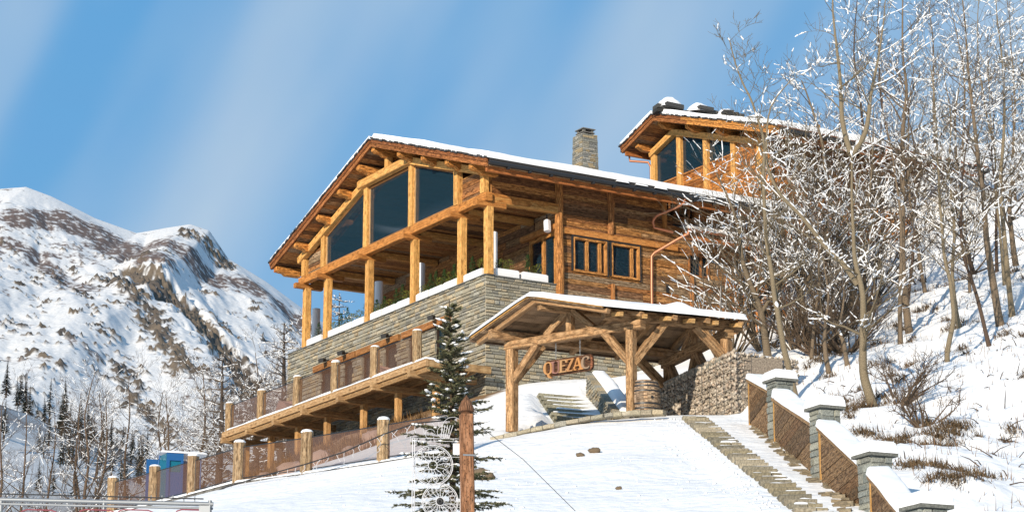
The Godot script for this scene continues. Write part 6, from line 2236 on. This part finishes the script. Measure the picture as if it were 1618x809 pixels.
func make_front() -> void:
	# painted post with a carved pointed head
	var at := Vector3(-0.69, 0, -35.0)
	at.y = ground(at.x, at.z) - 0.1
	var size := 0.8337
	var top := (8.27 - at.y) / size
	var o := thing("painted_post", "square red-brown wooden post with carved pointed head and peeling paint", "post", at, 12.0)
	o.scale = Vector3(size, size, size)
	var lean := Vector3(-0.07, 0, 0)
	var steps := 10
	var shaft := G.new()
	shaft.col = Color(0.34, 0.18, 0.10)
	shaft.uo = Vector2(3.3, 1.2)
	shaft.beam(Vector3(0.06, 0, 0), Vector3(0.06, top - 0.22, 0) + lean, 0.235, 0.235, 0.006, steps, rng, Vector3.RIGHT, 0.12)
	part(shaft, "shaft", M.hewn, o)
	var hd := G.new()
	hd.col = Color(0.28, 0.15, 0.09)
	hd.lathe(Vector3(-0.01, top - 0.22, 0), [Vector2(0.10, 0.0), Vector2(0.10, 0.03), Vector2(0.15, 0.06), Vector2(0.145, 0.12), Vector2(0.095, 0.24), Vector2(0.0, 0.37)], 8)
	part(hd, "carved_head", M.wood, o)
	var band := G.new()
	band.bx(Vector3(-0.09, top - 1.0, -0.13), Vector3(0.155, top - 0.97, 0.13))
	part(band, "strap", M.galvanised, o)
	# white wire frame with two wheels and scrolls
	var fo := thing("wheel_decoration", "white wire light decoration with two spoked wheels in a tall frame", "decoration", Vector3(-1.134, 5.77, -35.1), 6.0)
	fo.scale = Vector3(size, size, size)
	var w: Material = M.wire
	var top2 := 2.36
	for x in [-0.46, -0.42, 0.46, 0.42]:
		pipe(fo, "upright", [Vector3(x, -0.4, 0), Vector3(x, top2, 0)], 0.009, w)
	for y in [top2, top2 - 0.05, top2 - 0.34, 1.15, 1.1]:
		pipe(fo, "crossbar", [Vector3(-0.46, y, 0), Vector3(0.46, y, 0)], 0.0045, w)
	for q in [[Vector3(-0.09, 1.86, 0.02), 0.37, 14], [Vector3(0.05, 1.20, 0.02), 0.33, 18]]:
		var wh := Node3D.new()
		wh.name = "wheel"
		fo.add_child(wh, true)
		ring(wh, "rim", q[0], q[1], 0.009, w)
		ring(wh, "rim", q[0], q[1] * 0.93, 0.006, w)
		ring(wh, "hub", q[0], q[1] * 0.22, 0.009, w)
		for k in q[2]:
			var a: float = TAU * k / q[2]
			var d := Vector3(cos(a), sin(a), 0)
			var g := G.new()
			g.tube([q[0] + d * q[1] * 0.22, q[0] + (d * 0.55 + Vector3(-d.y, d.x, 0) * 0.1) * q[1], q[0] + d * q[1] * 0.93], [0.006, 0.006, 0.006], 4, false)
			part(g, "spoke", w, wh)
			ring(wh, "petal", q[0] + d * q[1] * 0.72, q[1] * 0.13, 0.0045, w, 0.0, TAU, 8)
	ring(fo, "hub_disc", Vector3(0.05, 1.20, 0.03), 0.035, 0.035, M.black, 0.0, TAU, 8)
	ring(fo, "scroll", Vector3(0.28, top2 + 0.2, 0), 0.2, 0.0045, w, -1.0, 3.6)
	ring(fo, "scroll", Vector3(0.10, top2 + 0.12, 0), 0.11, 0.0045, w, 0.0, 5.0)
	ring(fo, "scroll", Vector3(-0.14, top2 + 0.08, 0), 0.09, 0.0045, w, 0.4, 5.6)
	for k in 5:
		pipe(fo, "scroll_bar", [Vector3(0.06 + k * 0.035, top2, 0), Vector3(0.08 + k * 0.05, top2 + 0.25, 0)], 0.006, w)
	one("control_box", M.white_paint, fo, Vector3(0.28, top2 - 0.3, 0.0), Vector3(0.40, top2 - 0.1, 0.08))
	# stay wire
	var g1 := G.new()
	g1.tube([Vector3(-0.584, 8.0, -35.1), Vector3(0.167, 7.35, -34.7), Vector3(0.934, 6.5, -34.2)], [0.005, 0.005, 0.005], 5, false)
	lone(g1, "stay_wire", M.black, "thin black stay wire running from the painted post down over the snow", "wire")
	# black cable with white light strands
	var c := thing("light_string", "sagging black cable hung with white light strands along the lower ledge", "light string", Vector3(-6.0, 11.8, -62.6))
	var pts := [Vector3(-9.6, 11.2, -66.6), Vector3(-8.1, 11.62, -65.3), Vector3(-6.9, 11.78, -64.2), Vector3(-5.7, 12.0, -63.6), Vector3(-4.6, 12.22, -62.9), Vector3(-3.5, 12.62, -62.4), Vector3(-2.6, 12.78, -61.6), Vector3(-1.7, 12.72, -60.8)]
	var lp := []
	var lr := []
	for p in pts:
		lp.append(p - c.position)
		lr.append(0.02)
	var gc := G.new()
	gc.tube(lp, lr, 5, false)
	part(gc, "cable", M.black, c)
	for i in 34:
		var f := (i + 0.5) / 34.0 * (lp.size() - 1)
		var k := mini(lp.size() - 2, int(f))
		var p: Vector3 = lp[k].lerp(lp[k + 1], f - k)
		var gs := G.new()
		var q := p
		var sp := [q]
		var sr := [0.008]
		for j in rng.randi_range(2, 5):
			q += Vector3(rng.randf_range(-0.09, 0.09), -rng.randf_range(0.06, 0.12), rng.randf_range(-0.03, 0.06))
			sp.append(q)
			sr.append(0.008)
		gs.tube(sp, sr, 4, false)
		part(gs, "strand", M.wire, c)
	# guard rail on the road in the lower corner
	var r := thing("guard_rail", "galvanised guard rail with red tube loops beside the road", "railing", Vector3(-6.2, 5.7, -36.0))
	pipe(r, "top_rail", [Vector3(-3.4, 1.27, 0), Vector3(1.55, 1.16, 0)], 0.035, M.galvanised)
	pipe(r, "top_rail", [Vector3(-3.4, 1.20, 0.02), Vector3(1.55, 1.09, 0.02)], 0.02, M.galvanised)
	pipe(r, "cable", [Vector3(-3.4, 1.36, 0.03), Vector3(-1.0, 1.30, 0.03), Vector3(1.4, 1.24, 0.03)], 0.010, M.black)
	for x in [-3.2, -1.75, -0.15, 1.5]:
		pipe(r, "rail_post", [Vector3(x, -0.4, 0), Vector3(x, 1.22, 0)], 0.03, M.galvanised)
	for i in 9:
		pipe(r, "link", [Vector3(-0.1 + i * 0.17, 1.18, 0), Vector3(-0.1 + i * 0.17, 1.30, 0)], 0.008, M.galvanised)
	for x in [-3.3, -2.55, -1.45, -0.55, 0.05, 0.95]:
		var g := G.new()
		g.tube([Vector3(x, 0.1, 0.05), Vector3(x, 0.98, 0.05), Vector3(x + 0.05, 1.05, 0.05), Vector3(x + 0.12, 1.07, 0.05), Vector3(x + 0.5, 1.06, 0.05), Vector3(x + 0.57, 1.03, 0.05), Vector3(x + 0.62, 0.95, 0.05), Vector3(x + 0.62, 0.1, 0.05)], [0.011, 0.011, 0.011, 0.011, 0.011, 0.011, 0.011, 0.011], 6, false)
		part(g, "red_loop", M.red_paint, r)
	one("junction_box", M.galvanised, r, Vector3(1.35, 0.92, 0.04), Vector3(1.52, 1.12, 0.14))
	var cl := G.new()
	for i in 340:
		var z := rng.randf_range(-42.0, -63.0)
		var x := lerpf(5.74, 4.98, (z + 42.0) / -21.0) - 0.45 - absf(rng.randfn(0.0, 0.45))
		if i > 230:
			x = rng.randf_range(-4.0, 5.0)
			z = rng.randf_range(-47.0, -62.0)
		var k := rng.randf_range(0.015, 0.05)
		cl.lump(Vector3(x, ground(x, z) + k * 0.3, z), Vector3(k * rng.randf_range(0.8, 1.6), 0, k * 0.3), Vector3(0, k * 0.7, 0), Vector3(-k * 0.3, 0, k))
	tag(stuff(part(cl, "snow_clods", M.snow_cap, self)), "small clods of loose snow along the edge of the stone steps", "snow")
	# stones and a fallen log peeping out of the slope
	for q in [[2.06, -58.0, 0.14, "brown stone in the snow just below the pavilion edging"], [-0.74, -54.0, 0.26, "flat brown boulder in the snow beside the spruce"], [1.7, -57.6, 0.10, "small brown stone in the snow below the pavilion"], [-1.9, -50.5, 0.16, "grey stone in the snow left of the light frame"], [-0.6, -53.7, 0.2, "dark boulder touching the flat boulder by the spruce"], [2.3, -50.0, 0.07, "lone pebble on the open snow slope"]]:
		var g := G.new()
		g.col = Color(0.21, 0.155, 0.10)
		boulder(g, Vector3.ZERO, q[2], q[0] * 31.0)
		var b := lone(g, "slope_stone", M.stone, q[3], "rock", "stones showing through the slope snow")
		b.position = Vector3(q[0], ground(q[0], q[1]) + q[2] * 0.25, q[1])

# ---------------------------------------------------------------- beyond: hut, larches, woods
func make_beyond() -> void:
	var hy := ground(-13.2, -90.0)
	var o := thing("glass_hut", "small blue framed glass hut with a snowy roof behind the fence", "hut", Vector3(-13.2, hy, -90.0), 18.0)
	var h := 16.75 - hy
	for q in [[-0.55, -0.4], [0.05, -0.4], [-0.55, 0.9], [0.05, 0.9]]:
		pass
	one("door_frame", M.blue_paint, o, Vector3(-0.32, 0, 0.0), Vector3(-0.2, h, 0.12))
	one("door_frame", M.blue_paint, o, Vector3(0.24, 0, 0.0), Vector3(0.34, h, 0.12))
	one("door_frame", M.blue_paint, o, Vector3(-0.2, h - 0.3, 0.0), Vector3(0.24, h, 0.12))
	one("door_panel", M.blue_paint, o, Vector3(-0.2, 0, 0.02), Vector3(0.24, h - 0.75, 0.08))
	one("door_pane", M.blue_pane, o, Vector3(-0.2, h - 0.75, 0.03), Vector3(0.24, h - 0.3, 0.05))
	var g := G.new()
	g.quad(Vector3(-0.95, 0, 0.3), Vector3(-0.32, 0, 0.08), Vector3(-0.32, h - 0.02, 0.08), Vector3(-0.55, h - 0.12, -0.1))
	part(g, "slanted_pane", M.blue_pane, o)
	g = G.new()
	g.quad(Vector3(0.34, 0, 0.06), Vector3(1.1, 0, -0.3), Vector3(1.1, h - 0.12, -0.3), Vector3(0.34, h, 0.06))
	part(g, "side_pane", M.tint_pane, o)
	one("back_wall", M.blue_paint, o, Vector3(-0.9, 0, -1.2), Vector3(1.1, h - 0.1, -1.1))
	pipe(o, "edge_bar", [Vector3(-0.95, 0, 0.3), Vector3(-0.55, h - 0.1, -0.1)], 0.03, M.blue_paint)
	pipe(o, "edge_bar", [Vector3(1.1, 0, -0.3), Vector3(1.1, h - 0.1, -0.3)], 0.03, M.blue_paint)
	g = G.new()
	snow_pad(g, Vector3(-0.6, h, 0.16), Vector3(1.9, 0, 0), Vector3(0, 0, -1.4), 0.12, 16, 12, 0.2, 0.4)
	part(g, "roof_snow", M.snow_cap, o)
	# larches
	for q in [[-14.0, -110.0, 25.0, "tall bare larch dusted with snow beside the far end of the deck"], [-9.75, -97.0, 23.6, "bare larch right behind the far corner of the stone wall"], [-9.55, -125.0, 31.6, "bare snowy larch seen between the terrace posts"], [-11.6, -104.0, 22.8, "smaller bare larch between the two nearer larches"]]:
		larch(q)
	# leafless trees over the road, white with snow
	for i in 24:
		var x := -26.5 + i * 0.72 + rng.randf_range(-0.3, 0.3)
		var d := 116.0 + rng.randf_range(-8.0, 14.0)
		var y := maxf(ground(x, -d), mountain(x, d).x)
		var th := lerpf(8.6, 6.2, smoothstep(0.0, 23.0, float(i))) * rng.randf_range(0.85, 1.1)
		var arr := []
		for k in 5:
			arr.append(Vector3(x + rng.randf_range(-0.2, 0.2), y + th * k / 4.0, -d))
		var t := bare_tree("valley_tree", "leafless valley tree white with snow below the wooded spur", "snowy leafless trees in the valley", [arr], 0.10, 17, 3.0, 2, 0.45, Color(0.20, 0.14, 0.095), 0.12, 1.2)
	# spruces on the spur: singles, sharing a few meshes
	var kinds := []
	for k in 4:
		kinds.append(far_conifer(k))
	var n := 0
	for i in 700:
		if n >= 85:
			break
		var d := rng.randf_range(290.0, 470.0)
		var px := rng.randf_range(-0.222, -0.155)
		var x := px * d
		var y := mountain(x, d).x
		if nz.get_noise_2d(x * 9.0, d * 9.0) < -0.05:
			continue
		var t := Node3D.new()
		t.name = numbered("spur_conifer")
		add_child(t)
		tag(t, "small dark snow-dusted conifer in the wood on the rocky spur", "tree", "conifers on the rocky spur")
		t.position = Vector3(x, y - 0.3, -d)
		t.rotation.y = rng.randf() * TAU
		var sc := rng.randf_range(0.5, 0.9)
		t.scale = Vector3(sc, sc * rng.randf_range(0.9, 1.2), sc)
		for q in kinds[n % 4]:
			var mi := MeshInstance3D.new()
			mi.name = q[0]
			mi.mesh = q[1]
			if q[0] != "trunk":
				stuff(mi)
			t.add_child(mi, true)
		n += 1

func far_conifer(k: int) -> Array:
	var tr := G.new()
	tr.col = Color(0.1, 0.07, 0.05)
	tr.tube([Vector3(0, -0.5, 0), Vector3(0, 7.0, 0)], [0.16, 0.03], 5, false)
	var g := G.new()
	var s := G.new()
	var h := 7.5
	for i in 330:
		var f := pow(rng.randf(), 0.8)
		var r := 1.35 * (1.0 - f) * rng.randf_range(0.5, 1.1) + 0.05
		var a := rng.randf() * TAU
		var out := Vector3(cos(a), -0.35, sin(a))
		var sd := Vector3(-sin(a), 0, cos(a))
		var p := Vector3(0, 0.6 + f * (h - 0.6), 0)
		var m := g if rng.randf() < 0.8 else s
		m.col = Color(0.035, 0.05, 0.03) * rng.randf_range(0.7, 1.5) if m == g else Color.WHITE
		var up := 0.0 if m == g else 0.05
		m.flat(p + Vector3(0, up, 0), p + out * r + sd * 0.2 * r + Vector3(0, up, 0), p + out * r * 0.92 - sd * 0.2 * r + Vector3(0, up, 0))
	return [["trunk", mesh_of(tr, M.bark)], ["crown", mesh_of(g, M.leaf)], ["crown_snow", mesh_of(s, M.snow_cap)]]

func larch(q: Array) -> void:
	var y := maxf(ground(q[0], q[1]), mountain(q[0], -q[1]).x if q[1] < -95.0 else -99.0) - 0.1
	var at := Vector3(q[0], y, q[1])
	var o := thing("larch_tree", q[3], "tree", at, 0.0, "bare larches behind the chalet")
	var H: float = q[2] - y
	var tr := G.new()
	tr.col = Color(0.13, 0.10, 0.08)
	tr.tube([Vector3.ZERO, Vector3(0.08, H * 0.5, 0), Vector3(0, H, 0)], [0.2, 0.12, 0.015], 7, false)
	part(tr, "trunk", M.bark, o)
	var w := Wood.new()
	var yy := H * 0.12
	while yy < H - 0.2:
		var f := yy / H
		for k in 4:
			var a := rng.randf() * TAU
			var d := Vector3(cos(a), rng.randf_range(-0.12, 0.25), sin(a)).normalized()
			shoot(w, Vector3(0.06, yy, 0), d, lerpf(2.6, 0.4, f) * rng.randf_range(0.7, 1.15), 0.032, 2, 0.5, Color(0.21, 0.16, 0.12), 1.1)
		yy += 0.36
	few(part(w.limbs, "limbs", M.bark, o))
	few(part(w.twigs, "twigs", M.bark, o))
	few(part(w.snow, "branch_snow", M.snow_cap, o))

func _ready() -> void:
	rng.seed = 20240117
	nz.seed = 11
	nz.frequency = 0.01
	nz.fractal_octaves = 4
	make_sky()
	make_materials()
	ctl = CTL
	solve_ground()
	make_ground()
	make_mountains()
	make_chalet()
	make_upper_house()
	make_terrace_things()
	make_deck()
	make_lower_fence()
	make_pavilion()
	make_stairs()
	make_gabion()
	make_edging()
	make_path()
	make_plank_fence()
	make_bank_trees()
	make_spruce()
	make_front()
	make_beyond()
